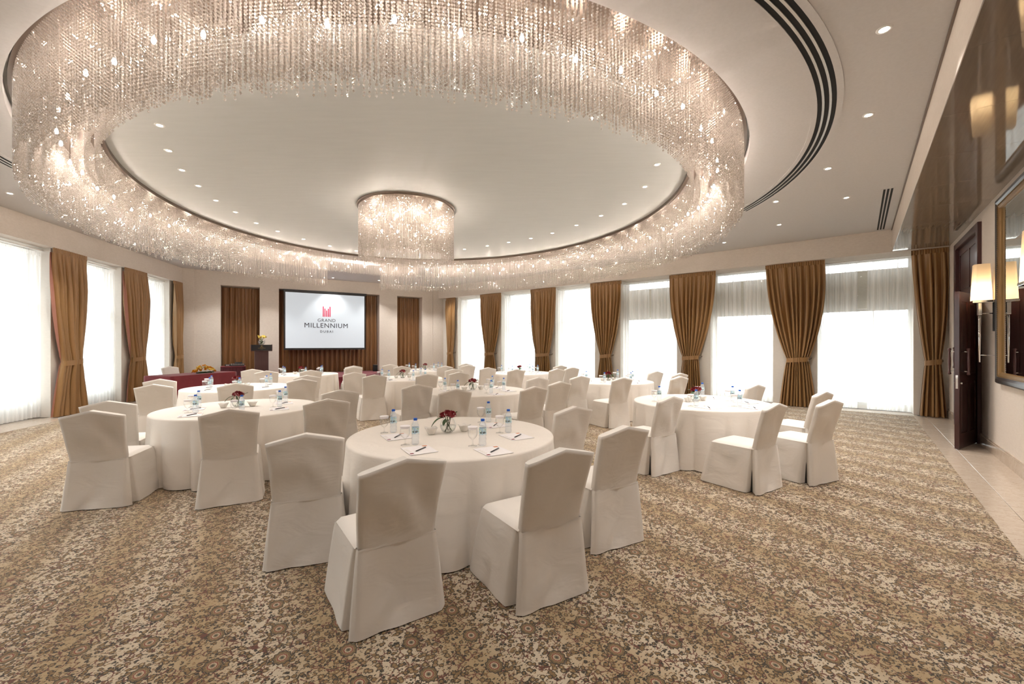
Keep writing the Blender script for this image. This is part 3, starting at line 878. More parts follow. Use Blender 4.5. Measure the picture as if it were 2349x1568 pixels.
tag(m.build('track', MAT['steel'], ring), 'brown metal mounting track')
bulb_me = MB().lathe([(0.0, -0.026), (0.010, -0.022), (0.016, -0.008), (0.016, 0.006), (0.011, 0.022), (0.008, 0.03)], 10).mesh('bulb')
sock_me = MB().lathe([(0.008, 0.0), (0.011, 0.0), (0.011, 0.03), (0.004, 0.035), (0.004, 0.24)], 8).mesh('bulb_holder')
for k in range(64):
    x, y = ell(2 * PI * (k + 0.5) / 64, TRACK[0] + 0.36, TRACK[1] + 0.36, (0, 0))
    z = 3.93 + 0.05 * (k % 2) - RECESS
    b = obj('bulb', bulb_me, MAT['bulb'], ring, (x, y, z))
    obj('bulb_holder', sock_me, MAT['chrome'], b, (0, 0, 0.03))
DC = (-2.08, 8.40)
drum = empty('drum_chandelier', (DC[0], DC[1], RECESS), 0, 'round drum chandelier of crystal bead strands at the ceiling centre', 'chandelier')
P = []
for rr in (0.91, 0.86, 0.80):
    X, Y, T = ring_points(rr, rr, 0.031, (0, 0), 0)
    P.append(strands(X, Y, -0.055, 3.22 - RECESS, 0.0265, 2))
for rr in (0.45, 0.60):
    X, Y, T = ring_points(rr, rr, 0.05, (0, 0), 0)
    P.append(strands(X, Y, -0.055, 3.40 - RECESS, 0.0265, 2))
v, f = beads(np.concatenate(P), 0.0102, 0.0125)
o = obj('bead_strands', np_mesh('bead_strands', v, f), MAT['bead'], drum); o['kind'] = 'stuff'
MB().lathe([(0.0, -0.05), (0.93, -0.05), (0.945, -0.045), (0.945, 0.0)], 72).build('ceiling_plate', MAT['steel'], drum)
for k in range(12):
    a = 2 * PI * k / 12
    b = obj('bulb', bulb_me, MAT['bulb'], drum, (0.71 * math.cos(a), 0.71 * math.sin(a), -0.30 - 0.06 * (k % 2)))
    obj('bulb_holder', sock_me, MAT['chrome'], b, (0, 0, 0.03))

# ------------------------------------------------------------------ downlights
ring_me = MB().lathe([(0.030, 0.004), (0.034, -0.006), (0.050, -0.008), (0.055, 0.0)], 24).mesh('trim_ring')
lens_me = MB().lathe([(0.0005, -0.001), (0.033, -0.001)], 20).mesh('lens')
def downlight(x, y, z, label, group, energy):
    r = empty('downlight', (x, y, z), 0, label, 'light', group)
    obj('trim_ring', ring_me, MAT['white'], r)
    obj('lens', lens_me, MAT['downlens'], r)
    ld = bpy.data.lights.new('lamp', 'SPOT'); ld.energy = energy; ld.spot_size = R(95); ld.spot_blend = 0.7
    ld.color = (1.0, 0.96, 0.92); ld.shadow_soft_size = 0.03
    lo = bpy.data.objects.new('lamp', ld); lo.location = (0, 0, -0.02); link(lo, r)
for x, y in [(3.02, 3.43), (3.97, 4.71), (4.59, 6.14), (5.7, 9.02), (5.82, 7.36), (4.72, 7.56), (5.32, 10.6), (-8.49, 7.15), (-8.82, 8.35), (-6.86, 16.21), (-5.31, 16.87),
             (-9.55, 13.8), (-8.3, 14.55), (-4.0, 17.6), (-2.9, 17.9),  # hidden behind the bead strands, added to brighten the stage wall
             (1.75, 2.30), (0.2, 1.55), (-1.5, 1.25), (-3.2, 1.45), (-4.9, 2.3), (-6.4, 3.5), (-7.6, 5.2), (-1.0, -1.2), (-3.2, -1.2), (-5.2, -1.0)]:  # unseen lamps round the camera, added as fill for the front chairs
    downlight(x, y, CEIL, 'small round recessed downlight in the flat outer ceiling', 'downlights in the outer ceiling', 90 if y > 3 else 34)
for x, y in [(-4.35, 5.22), (-4.79, 5.9), (-5.12, 6.56), (-5.35, 7.21), (-5.56, 7.94), (-5.65, 8.64), (-5.7, 9.42), (-5.60, 10.1), (-5.35, 10.85), (-5.0, 11.6), (-4.5, 12.2),
             (2.18, 6.36), (2.28, 7.25), (2.16, 8.13), (1.87, 8.88), (1.46, 9.59), (0.98, 10.27), (0.48, 10.78), (-0.09, 11.19), (-0.68, 11.6), (-1.35, 12.0)]:
    downlight(x, y, RECESS, 'tiny round downlight in the silver oval ceiling inside the crystal ring', 'downlights in the oval ceiling', 44)

# ------------------------------------------------------------------ air diffusers
def curved_diffuser(c, r0, a0, a1, label):
    root = empty('curved_air_diffuser', (c[0], c[1], CEIL), 0, label, 'air vent')
    n_ = 60
    def ringseg(r_a, r_b, z0_, z1_, mat, name):
        m = MB()
        def f(i, j):
            a = a0 + (a1 - a0) * i
            prof = [(r_a, z1_), (r_a, z0_), (r_b, z0_), (r_b, z1_)]
            r_, z_ = prof[int(round(j * 3))]
            return (r_ * math.cos(a), r_ * math.sin(a), z_)
        m.grid(n_, 4, f, sm=False)
        m.build(name, MAT[mat], root)
    ringseg(r0 - 0.055, r0 - 0.005, -0.008, -0.0005, 'ceiling', 'flange')
    for k in range(3):
        ringseg(r0 + 0.062 * k - 0.004, r0 + 0.062 * k + 0.036, -0.003, -0.0005, 'blackslot', 'slot')
        if k < 2: ringseg(r0 + 0.062 * k + 0.037, r0 + 0.062 * k + 0.057, -0.009, -0.0005, 'slotmetal', 'vane')
    ringseg(r0 + 0.062 * 2 + 0.037, r0 + 0.062 * 2 + 0.095, -0.008, -0.0005, 'ceiling', 'flange')
curved_diffuser((-1.22, 7.80), 5.56, R(-80), R(3), 'long curved ceiling air diffuser with three black slots right of the crystal ring')
curved_diffuser((-1.50, 8.10), 5.92, R(197), R(255), 'curved ceiling air diffuser with black slots beside the left windows')
lin = empty('linear_air_diffuser', FB(0.385, 10.85, CEIL), FB.ang, 'short straight ceiling air diffuser with three black slots near the soffit', 'air vent')
MB().box(-0.092, 0.092, -1.60, 1.60, -0.006, -0.001).build('flange', MAT['ceiling'], lin)
for k in range(3):
    MB().box(-0.062 + 0.048 * k, -0.034 + 0.048 * k, -1.58, 1.58, -0.009, -0.006).build('slot', MAT['blackslot'], lin)

# ------------------------------------------------------------------ doorway
DOOR = empty('door_1', FB(1.488, Q0, 0), FB.ang, kind='structure')
WD = Q1 - Q0
m = MB()
m.bbox(-0.05, 0.10, 0, 0.12, 0, 3.47, 0.008).bbox(-0.05, 0.10, WD - 0.12, WD, 0, 3.47, 0.008).bbox(-0.05, 0.10, 0.12, WD - 0.12, 3.35, 3.47, 0.008)
m.box(-0.03, 0.08, 0.12, WD - 0.12, 2.34, 2.42)
m.build('door_frame', MAT['mahogany'], DOOR)
def leaf_mesh(w_, h_, t_, panels, z_lo=0.0):
    """stile-and-rail leaf in the x (thickness) / y (width) / z frame with recessed panels"""
    m = MB()
    st = 0.11
    cols = 2
    pw = (w_ - st * (cols + 1)) / cols
    m.box(-t_ / 2, t_ / 2, 0, st, z_lo, z_lo + h_).box(-t_ / 2, t_ / 2, w_ - st, w_, z_lo, z_lo + h_).box(-t_ / 2, t_ / 2, st + pw, 2 * st + pw, z_lo, z_lo + h_)
    zz = [0.0] + panels + [h_]
    for k in range(0, len(zz), 2):
        for c in range(cols):
            y0 = st + c * (pw + st)
            m.box(-t_ / 2, t_ / 2, y0, y0 + pw, z_lo + zz[k], z_lo + zz[k + 1])
    pan = []
    for k in range(1, len(zz) - 1, 2):
        for c in range(cols):
            y0 = st + c * (pw + st)
            q = MB(); q.box(-t_ / 2 + 0.012, t_ / 2 - 0.012, y0, y0 + pw, z_lo + zz[k], z_lo + zz[k + 1])
            q.bbox(-t_ / 2 + 0.004, t_ / 2 - 0.004, y0 + 0.03, y0 + pw - 0.03, z_lo + zz[k] + 0.03, z_lo + zz[k + 1] - 0.03, 0.004)
            pan.append(q)
    return m, pan
lm, pn = leaf_mesh(WD - 0.25, 0.92, 0.05, [0.12, 0.80], 2.425)
tr = lm.build('transom', MAT['mahogany'], DOOR, loc=(0.03, 0.125, 0))
for q in pn: q.build('panel', MAT['mahogany'], tr)
handle_me = MB().lathe([(0.0, -0.20), (0.016, -0.195), (0.022, -0.18), (0.014, -0.163), (0.013, -0.15), (0.011, -0.13), (0.016, -0.05), (0.017, 0.0), (0.016, 0.05), (0.011, 0.13), (0.013, 0.15), (0.014, 0.163), (0.022, 0.18), (0.016, 0.195), (0.0, 0.20)], 14).mesh('pull_handle')
arm_me = MB().tube([(0, 0, 0), (0.07, 0, 0)], 0.007, 8).mesh('handle_arm')
def leaf(name, loc, rz, w_, hand):
    lm, pn = leaf_mesh(w_, 2.32, 0.05, [0.22, 0.98, 1.10, 2.18], 0.012)
    l_ = lm.build(name, MAT['mahogany'], DOOR, loc=loc, rot=(0, 0, rz))
    for q in pn: q.build('panel', MAT['mahogany'], l_)
    for sx in (-1, 1):
        h = obj('pull_handle', handle_me, MAT['lectern'], l_, (sx * 0.10, w_ - 0.09, 1.30))
        for z in (-0.145, 0.145):
            obj('handle_arm', MB().tube([(-sx * 0.075 * 1.0, 0, z), (0, 0, z)], 0.007, 8).mesh('handle_arm'), MAT['chrome'], l_, (sx * 0.10, w_ - 0.09, 1.30))
        obj('lock_knob', MB().lathe([(0.0, 0.02), (0.016, 0.016), (0.016, 0.0)], 12).mesh('lock_knob'), MAT['chrome'], l_, (sx * 0.025, w_ - 0.07, 0.98), (0, sx * PI / 2, 0))
    obj('lock_plate', MB().box(-0.012, 0.012, 0, 0.003, -0.10, 0.10).mesh('lock_plate'), MAT['chrome'], l_, (0, w_, 1.0))
    return l_
leaf('door_leaf', (0.03, 0.5 * WD, 0), 0.0, WD / 2 - 0.125, 1)
# the near leaf stands open towards the room, swung back along the wall
dp, dq = -0.315, -0.85
leaf('door_leaf', (-0.055, 0.09, 0), math.atan2(-dp, dq), 0.88, 1)

# ------------------------------------------------------------------ mirror
MQ0, MQ1, MZ0, MZ1 = 6.72, 8.58, 1.03, 3.50
MIR = empty('wall_mirror', FB(1.486, (MQ0 + MQ1) / 2, (MZ0 + MZ1) / 2), FB.ang, 'tall wall mirror in a dark frame with a gilded inner edge', 'mirror')
mw, mh = (MQ1 - MQ0) / 2, (MZ1 - MZ0) / 2
def frame_ring(y_out, z_out, prof, mat, name):
    m = MB()
    n_ = len(prof)
    cs = [(-1, -1), (1, -1), (1, 1), (-1, 1)]
    vs = []
    for sy, sz in cs:
        for d_, x in prof: vs.append((x, sy * (y_out - d_), sz * (z_out - d_)))
    fs = []
    for c in range(4):
        for k in range(n_ - 1):
            a = c * n_ + k; b = ((c + 1) % 4) * n_ + k
            fs.append((a, a + 1, b + 1, b))
    m.add(vs, fs)
    return m.build(name, MAT[mat], MIR)
frame_ring(mw, mh, [(0, 0), (0, -0.035), (0.02, -0.055), (0.06, -0.06), (0.09, -0.045), (0.095, 0)], 'frame_dark', 'frame')
frame_ring(mw - 0.095, mh - 0.095, [(0, 0), (0, -0.042), (0.015, -0.046), (0.045, -0.035), (0.055, -0.02), (0.06, 0)], 'gold', 'gilded_edge')
m = MB()
for sgn in (-1, 1):
    for k in range(int(2 * (mh - 0.1) / 0.028)): m.box(-0.052, -0.042, sgn * (mw - 0.10) - 0.007, sgn * (mw - 0.10) + 0.007, -mh + 0.1 + 0.028 * k, -mh + 0.118 + 0.028 * k)
    for k in range(int(2 * (mw - 0.1) / 0.028)): m.box(-0.052, -0.042, -mw + 0.1 + 0.028 * k, -mw + 0.118 + 0.028 * k, sgn * (mh - 0.10) - 0.007, sgn * (mh - 0.10) + 0.007)
o = m.build('bead_moulding', MAT['gold'], MIR); o['kind'] = 'stuff'
MB().box(-0.012, -0.002, -mw + 0.15, mw - 0.15, -mh + 0.15, mh - 0.15).build('mirror_glass', MAT['mirror'], MIR)

# ------------------------------------------------------------------ wall sconces
def sconce(q, label):
    r = empty('wall_sconce', FB(1.488, q, 2.16), FB.ang, label, 'lamp')
    MB().bbox(-0.02, -0.001, -0.035, 0.035, -0.42, 0.02, 0.004).build('wall_plate', MAT['black'], r)
    MB().tube([(-0.15, 0, -0.86), (-0.15, 0, -0.20)], [0.010, 0.017], 12).build('pole', MAT['chrome'], r)
    MB().tube([(-0.02, 0, -0.17), (-0.15, 0, -0.17)], 0.008, 8).build('arm', MAT['chrome'], r)
    MB().tube([(-0.001, 0, -0.76), (-0.15, 0, -0.76)], 0.007, 8).build('arm', MAT['chrome'], r)
    for y0_ in (-0.045, 0.02): MB().bbox(-0.17, -0.13, y0_, y0_ + 0.025, -0.19, -0.02, 0.004).build('bracket', MAT['chrome'], r)
    MB().bbox(-0.235, -0.03, -0.115, 0.115, -0.02, 0.015, 0.004).build('shade_holder', MAT['chrome'], r)
    # tapering octagon shade with stepped corners
    m = MB()
    def oct_(sx, sy, cut): return [(-sx, -sy + cut), (-sx + cut, -sy), (sx - cut, -sy), (sx, -sy + cut), (sx, sy - cut), (sx - cut, sy), (-sx + cut, sy), (-sx, sy - cut)]
    vs = []
    for z, k in ((0.0, 1.0), (0.51, 0.80)):
        vs += [(-0.133 + x * k, y * k, z + 0.016) for x, y in oct_(0.097, 0.108, 0.028)]
    m.add(vs, [(i, (i + 1) % 8, (i + 1) % 8 + 8, i + 8) for i in range(8)])
    m.build('shade', MAT['shade'], r)
    ld = bpy.data.lights.new('lamp', 'POINT'); ld.energy = 3.2; ld.color = (1.0, 0.80, 0.55); ld.shadow_soft_size = 0.03
    lo = bpy.data.objects.new('lamp', ld); lo.location = (-0.133, 0, 0.13); link(lo, r)
sconce(8.88, 'chrome wall lamp with cream shade between the door and the mirror')
sconce(6.48, 'chrome wall lamp with cream shade on the far side of the mirror from the door')

# ------------------------------------------------------------------ round tables under floor-length cloths
TR, TZ = 0.895, 0.75
def cloth_mesh(seed):
    r = random.Random(seed)
    nf = 21
    jit = [(k + r.uniform(-0.25, 0.25)) / nf for k in range(nf)]
    jit = [j - jit[0] for j in jit] + [1.0]
    hts = [r.uniform(0.45, 1.15) for _ in range(nf)]
    def fold(t):
        x = (t / (2 * PI)) % 1.0
        k = 0
        while k < nf - 1 and jit[k + 1] <= x: k += 1
        f_ = (x - jit[k]) / (jit[k + 1] - jit[k])
        return hts[k] * math.sin(PI * f_) ** 0.8
    prof = [(0.0, 0.0)] + [(0.12 * k, 0.0) for k in range(1, 7)]
    n_ = 300
    vs = [(0, 0, TZ)]
    rings = [0.25, 0.5, 0.75, TR - 0.03]
    rows = []
    for rr in rings: rows.append([(rr * math.cos(2 * PI * i / n_), rr * math.sin(2 * PI * i / n_), TZ + 0.0012 * math.sin(7 * i / n_ * 2 * PI) * (rr > 0.3)) for i in range(n_)])
    for (dr, dz) in ((-0.008, -0.001), (0.0, -0.006), (0.004, -0.016)):
        rows.append([((TR + dr) * math.cos(2 * PI * i / n_), (TR + dr) * math.sin(2 * PI * i / n_), TZ + dz) for i in range(n_)])
    H = TZ - 0.016 - 0.012
    for k in range(1, 15):
        s = k / 14.0
        row = []
        for i in range(n_):
            t = 2 * PI * i / n_
            g = fold(t)
            rr = TR + 0.004 + 0.012 * s + (g - 0.40) * 0.10 * max(0, s - 0.04) ** 0.85
            row.append((rr * math.cos(t), rr * math.sin(t), TZ - 0.016 - H * s + 0.008 * s * math.sin(6 * t + seed) * 0.5))
        rows.append(row)
    fs = [(0, 1 + i, 1 + (i + 1) % n_) for i in range(n_)]
    for row in rows: vs += row
    for j in range(len(rows) - 1):
        for i in range(n_):
            fs.append((1 + j * n_ + i, 1 + (j + 1) * n_ + i, 1 + (j + 1) * n_ + (i + 1) % n_, 1 + j * n_ + (i + 1) % n_))
    m = MB(); m.add(vs, fs, True)
    return m.mesh('tablecloth')
CLOTHS = [cloth_mesh(s) for s in (11, 12, 13)]
TOP_ME = MB().lathe([(0.0005, TZ - 0.03), (TR - 0.02, TZ - 0.03), (TR - 0.012, TZ - 0.02), (TR - 0.012, TZ - 0.008), (TR - 0.02, TZ - 0.004), (0.0005, TZ - 0.004)], 48).mesh('tabletop')
LEG_ME = MB().tube([(0, 0, 0.004), (0, 0, TZ - 0.03)], 0.018, 8).mesh('leg')

# ------------------------------------------------------------------ covered banquet chairs
def chair_back(seed):
    ws = wav(seed, 6, 4, 13); ws2 = wav(seed + 1, 4, 2, 6)
    m = MB()
    n_ = 44
    def loop(a):
        # rounded slab outline, a in 0..1: back face first (y = -0.03)
        pts = []
        return a
    outline = []
    hx, hy, rc = 1.0, 0.032, 0.02
    for k in range(17): outline.append((-1 + 2 * k / 16.0, -1, 0))
    for k in range(1, 5): outline.append((1, -1 + 2 * k / 5.0, 1))
    for k in range(17): outline.append((1 - 2 * k / 16.0, 1, 0))
    for k in range(1, 5): outline.append((-1, 1 - 2 * k / 5.0, 1))
    n_ = len(outline)
    nz = 18
    def P(i, v):
        cxn, cyn, _ = outline[i]
        wz = 0.222 + 0.026 * v ** 1.3
        x = cxn * wz
        # soften the corners of the slab
        y = cyn * hy * (1 - 0.35 * abs(cxn) ** 10)
        x *= (1 - 0.02 * abs(cyn) ** 2 * (abs(cxn) > 0.95))
        zt = 0.884 + 0.058 * (1 - abs(cxn))
        z = 0.445 + v * (zt - 0.445)
        lean = -0.115 * ((z - 0.445) / 0.45) ** 1.15
        edge = (1 - abs(cxn) ** 3)
        amp = 0.022 * math.sin(PI * min(1, v * 1.05)) ** 1.2
        fold = amp * wsum(ws, x * 1.3, (z + 0.9 * abs(x)) * 1.1) * 1.6
        sag = 0.008 * math.sin(PI * v) * edge
        if cyn < 0: y += sag * 0.6 + fold * edge - 0.006 * (1 - v) ** 4 * edge
        else: y += -sag * 0.5 + fold * 0.6 * edge
        x += 0.006 * wsum(ws2, 3 * z, 1.0) * (abs(cxn) > 0.9)
        return (x, y + lean, z)
    vs = [P(i, j / (nz - 1.0)) for j in range(nz) for i in range(n_)]
    fs = [(j * n_ + i, j * n_ + (i + 1) % n_, (j + 1) * n_ + (i + 1) % n_, (j + 1) * n_ + i) for j in range(nz - 1) for i in range(n_)]
    m.add(vs, fs, True)
    b = (nz - 1) * n_
    # close the peaked top between the two faces
    for k in range(16):
        a0, a1 = b + k, b + k + 1
        c0, c1 = b + 21 + 16 - k, b + 21 + 15 - k
        m.f.append((a0, a1, c1, c0)); m.smooth.append(False)
    m.f.append(tuple(b + i for i in range(16, 22))); m.smooth.append(False)
    m.f.append(tuple([b + i for i in range(37, 42)] + [b])); m.smooth.append(False)
    return m.mesh('back_cover')
def resample(keys, cnt):
    out = []
    for k in range(len(keys)):
        a, b = keys[k], keys[(k + 1) % len(keys)]
        for i in range(cnt[k]):
            s = i / cnt[k]
            out.append((a[0] + (b[0] - a[0]) * s, a[1] + (b[1] - a[1]) * s))
    return out
def chair_skirt(seed):
    r = random.Random(seed)
    ws = wav(seed + 7, 6, 3, 14)
    j = lambda s=0.012: r.uniform(-s, s)
    top = [(-0.222, -0.036), (0.222, -0.036), (0.226, -0.012), (0.219, 0.012), (0.228, 0.022), (0.236, 0.43), (0.22, 0.455), (-0.22, 0.455), (-0.236, 0.43), (-0.228, 0.022), (-0.219, 0.012), (-0.226, -0.012)]
    bot = [(-0.248 + j(), -0.078 + j()), (0.248 + j(), -0.078 + j()), (0.276, -0.045), (0.185 + j(0.02), 0.035), (0.285, 0.055), (0.300 + j(0.02), 0.52), (0.265, 0.565 + j(0.02)), (-0.265, 0.565 + j(0.02)), (-0.300 + j(0.02), 0.52), (-0.285, 0.055), (-0.185 + j(0.02), 0.035), (-0.276, -0.045)]
    cnt = [16, 3, 4, 4, 14, 4, 14, 4, 14, 4, 4, 3]
    T, B = resample(top, cnt), resample(bot, cnt)
    n_ = len(T); nz = 16
    ks = []
    acc = []
    for k, c in enumerate(cnt): acc += [(k, i / c) for i in range(c)]
    vs = []
    for q in range(nz):
        s = q / (nz - 1.0)
        for i in range(n_):
            k, f_ = acc[i]
            e = s ** 0.85
            x = T[i][0] + (B[i][0] - T[i][0]) * e
            y = T[i][1] + (B[i][1] - T[i][1]) * e
            mid = math.sin(PI * f_) if cnt[k] > 10 else 0.0
            d = mid * (0.03 * wsum(ws, 1.6 * x + 1.2 * y, 1.2 * s + 1.5 * x) * (0.3 + s) - 0.018 * math.sin(PI * s) * (1 if k == 0 else 0.4))
            cxm, cym = 0.0, 0.22
            L = math.hypot(x - cxm, y - cym)
            x += (x - cxm) / L * d; y += (y - cym) / L * d
            z = 0.462 - (0.462 - 0.010) * s + 0.0015 * s * math.sin(5 * f_ + k)
            vs.append((x, y, z))
    fs = [(a * n_ + i, (a + 1) * n_ + i, (a + 1) * n_ + (i + 1) % n_, a * n_ + (i + 1) % n_) for a in range(nz - 1) for i in range(n_)]
    m = MB(); m.add(vs, fs, True)
    return m.mesh('skirt')
def chair_seat():
    m = MB()
    def f(u, v):
        x = -0.236 + 0.472 * u; y = -0.005 + 0.463 * v
        ex = max(0, abs(2 * u - 1) - 0.86) / 0.14; ey = max(0, v - 0.9) / 0.1
        z = 0.483 - 0.022 * (ex ** 2.2 + ey ** 2.2) + 0.004 * (1 - (2 * u - 1) ** 2)
        return (x * (1 - 0.012 * ex), y, z)
    m.grid(15, 15, f)
    m.grid(15, 2, lambda u, v: (-0.234 + 0.468 * u, 0.456, 0.461 - 0.03 * v), flip=True)
    return m.mesh('seat_cover')
BACKS = [chair_back(s) for s in (301, 302, 303, 304)]
SKIRTS = [chair_skirt(s) for s in (311, 312, 313, 314)]
SEAT = chair_seat()
CLEG = MB().box(-0.014, 0.014, -0.014, 0.014, 0.0045, 0.44).mesh('leg')
SEAM = MB().grid(17, 2, lambda u, v: (-0.222 + 0.444 * u, -0.0395 - 0.0015 * math.sin(PI * u), 0.455 - 0.004 * v), flip=True).mesh('waist_seam')
nchair = [0]
def chair(x, y, fa, label, group, base=0.0):
    k = nchair[0] % 4; nchair[0] += 1
    r = empty('covered_chair', (x, y, base), R(-fa), label, 'chair', group)
    obj('back_cover', BACKS[k], MAT['chair'], r)
    obj('seat_cover', SEAT, MAT['chair'], r)
    obj('skirt', SKIRTS[(k * 3 + nchair[0]) % 4], MAT['chair'], r)
    obj('waist_seam', SEAM, MAT['chair'], r)
    for a, b in ((-0.19, 0.04), (0.19, 0.04), (-0.19, 0.40), (0.19, 0.40)):
        obj('leg', CLEG, MAT['black'], r, (a, b, base * 0))
    return r

# ------------------------------------------------------------------ tableware prototypes
def proto_bottle():
    r = empty('water_bottle', (0, 0, 0), 0)
    MB().lathe([(0.0005, 0.004), (0.016, 0.004), (0.020, 0.0), (0.0265, 0.003), (0.029, 0.010), (0.029, 0.028), (0.0275, 0.031), (0.0275, 0.042), (0.029, 0.045), (0.029, 0.06), (0.0275, 0.063), (0.0275, 0.072), (0.0292, 0.076), (0.0292, 0.084),
                (0.0285, 0.088), (0.0285, 0.142), (0.0292, 0.146), (0.029, 0.152), (0.026, 0.166), (0.019, 0.180), (0.0135, 0.190), (0.0128, 0.196), (0.0128, 0.200)], 20).build('bottle_body', MAT['plastic'], r)
    MB().lathe([(0.0155, 0.194), (0.0155, 0.209), (0.0145, 0.2115), (0.0005, 0.212)], 20).build('bottle_cap', MAT['cap'], r)
    l_ = MB().lathe([(0.0294, 0.090), (0.0294, 0.140)], 24).build('bottle_label', MAT['label'], r)
    me = text_mesh('al ain', 0.024, 0.0002, 0.95, 0.0006)
    for v in me.vertices:
        x, y, z = v.co
        a = x / 0.0297 - PI / 2
        v.co = (0.0297 * math.cos(a), 0.0297 * math.sin(a), 0.108 + y)
    obj('lettering', me, MAT['ink'], l_)
    return r
def proto_glass():
    r = empty('water_goblet', (0, 0, 0), 0)
    MB().lathe([(0.0005, 0.004), (0.012, 0.005), (0.034, 0.0015), (0.034, 0.0), (0.030, 0.0)], 22).lathe([(0.012, 0.005), (0.0055, 0.012), (0.0045, 0.03), (0.006, 0.048), (0.010, 0.054), (0.026, 0.066), (0.036, 0.084), (0.0395, 0.102), (0.0385, 0.125), (0.0350, 0.148)], 22).build('goblet_glass', MAT['glass'], r)
    MB().lathe([(0.0372, 0.132), (0.0385, 0.146), (0.0405, 0.1465), (0.0405, 0.1505), (0.039, 0.153), (0.0005, 0.1525)], 26).build('paper_lid', MAT['paper'], r)
    return r
def proto_pad():
    r = empty('notepad', (0, 0, 0), 0)
    MB().box(-0.105, 0.105, -0.125, 0.125, 0.0, 0.003).build('paper_sheets', MAT['paper'], r)
    for k in range(4):
        MB().box(-0.098, -0.070, -0.040 + 0.032 * k, -0.036 + 0.032 * k, 0.003, 0.0033).build('printed_mark', MAT[('tag_olive', 'logo_black')[k % 2]] if k % 2 == 0 else MAT['tag_olive'], r)
    MB().box(-0.098, -0.070, -0.100, -0.074, 0.003, 0.0033).build('printed_mark', MAT['tag_red'], r)
    MB().box(0.058, 0.095, 0.082, 0.112, 0.003, 0.0033).build('printed_mark', MAT['tag_orange'], r)
    return r
def proto_pen():
    r = empty('pen', (0, 0, 0), 0)
    MB().tube([(0, -0.062, 0.0045), (0, 0.07, 0.0045)], 0.0045, 8).build('barrel', MAT['pen'], r)
    MB().tube([(0, -0.075, 0.0045), (0, -0.062, 0.0045)], [0.001, 0.0042], 8).build('tip', MAT['chrome'], r)
    MB().box(-0.0015, 0.0015, 0.03, 0.068, 0.009, 0.0105).build('clip', MAT['chrome'], r)
    return r
def proto_bowl():
    m = MB()
    def sq(k, s):
        a = 2 * PI * k
        c, d_ = math.cos(a), math.sin(a)
        e = 0.55
        return (s * math.copysign(abs(c) ** e, c), s * math.copysign(abs(d_) ** e, d_))
    prof = [(0.001, 0.0), (0.026, 0.0), (0.030, 0.006), (0.048, 0.045), (0.056, 0.052), (0.053, 0.053), (0.044, 0.044), (0.026, 0.009), (0.001, 0.007)]
    def f(u, v):
        s, z = prof[int(round(v * 8))]
        x, y = sq(u, s)
        return (x, y, z + (0.010 * abs(math.sin(2 * 2 * PI * u)) if z > 0.04 else 0))
    m.grid(40, 9, f, closed=True)
    return m.mesh('bowl')
BOWL = proto_bowl()

def petal_flower(npet, layers, r0, h, cup):
    """layered bloom of cupped petals"""
    m = MB()
    for L in range(layers):
        rr = r0 * (0.35 + 0.65 * (L + 1) / layers)
        k = npet + L
        for p in range(k):
            a0 = 2 * PI * p / k + L * 0.7
            wd = 2.2 * PI / k
            def f(u, v):
                a = a0 + (u - 0.5) * wd * (0.55 + 0.45 * math.sin(PI * min(1, v + 0.15)))
                rad = rr * (0.15 + 0.85 * v ** 0.8) * (1 - 0.10 * abs(2 * u - 1))
                z = h * (cup * v ** 1.4 * (1.15 - 0.45 * L / layers) - 0.25 * max(0, v - 0.75) * (L == layers - 1))
                return (rad * math.cos(a), rad * math.sin(a), z)
            m.grid(4, 4, f)
    return m
ROSE = petal_flower(4, 4, 0.034, 0.04, 1.0).mesh('rose_bloom')
DAISY = petal_flower(7, 3, 0.045, 0.03, 0.7).mesh('bloom')
def lily_mesh():
    m = MB()
    for p in range(6):
        a = 2 * PI * p / 6
        def f(u, v):
            rad = 0.07 * v; wd = 0.02 * math.sin(PI * min(1, 0.12 + 0.88 * v)) * (2 * u - 1)
            z = 0.05 * math.sin(1.9 * v)
            return (rad * math.cos(a) - wd * math.sin(a), rad * math.sin(a) + wd * math.cos(a), z)
        m.grid(3, 6, f)
    m.tube([(0, 0, 0), (0.004, 0, 0.045)], 0.004, 6)
    return m.mesh('lily_bloom')
LILY = lily_mesh()
def leaf_blade(L, wd, droop):
    m = MB()
    m.grid(5, 9, lambda u, v: ((2 * u - 1) * wd * math.sin(PI * min(1, 0.04 + v * 0.96)) ** 0.8, L * v, 0.3 * wd * abs(2 * u - 1) + L * (0.25 * v - droop * v * v)))
    return m.mesh('leaf')
LEAF1, LEAF2 = leaf_blade(0.12, 0.022, 0.75), leaf_blade(0.07, 0.018, 0.3)
def fish_bowl(parent, s=1.0, tint='water'):
    MB().lathe([(0.0005, 0.004), (0.035 * s, 0.0), (0.058 * s, 0.018 * s), (0.073 * s, 0.05 * s), (0.074 * s, 0.075 * s), (0.062 * s, 0.108 * s), (0.045 * s, 0.128 * s), (0.043 * s, 0.135 * s), (0.046 * s, 0.138 * s)], 28).build('glass_bowl', MAT['glass'], parent)
    MB().lathe([(0.0005, 0.008), (0.034 * s, 0.006), (0.055 * s, 0.022 * s), (0.069 * s, 0.05 * s), (0.070 * s, 0.066 * s), (0.0005, 0.066 * s)], 24).build('water', MAT[tint], parent)
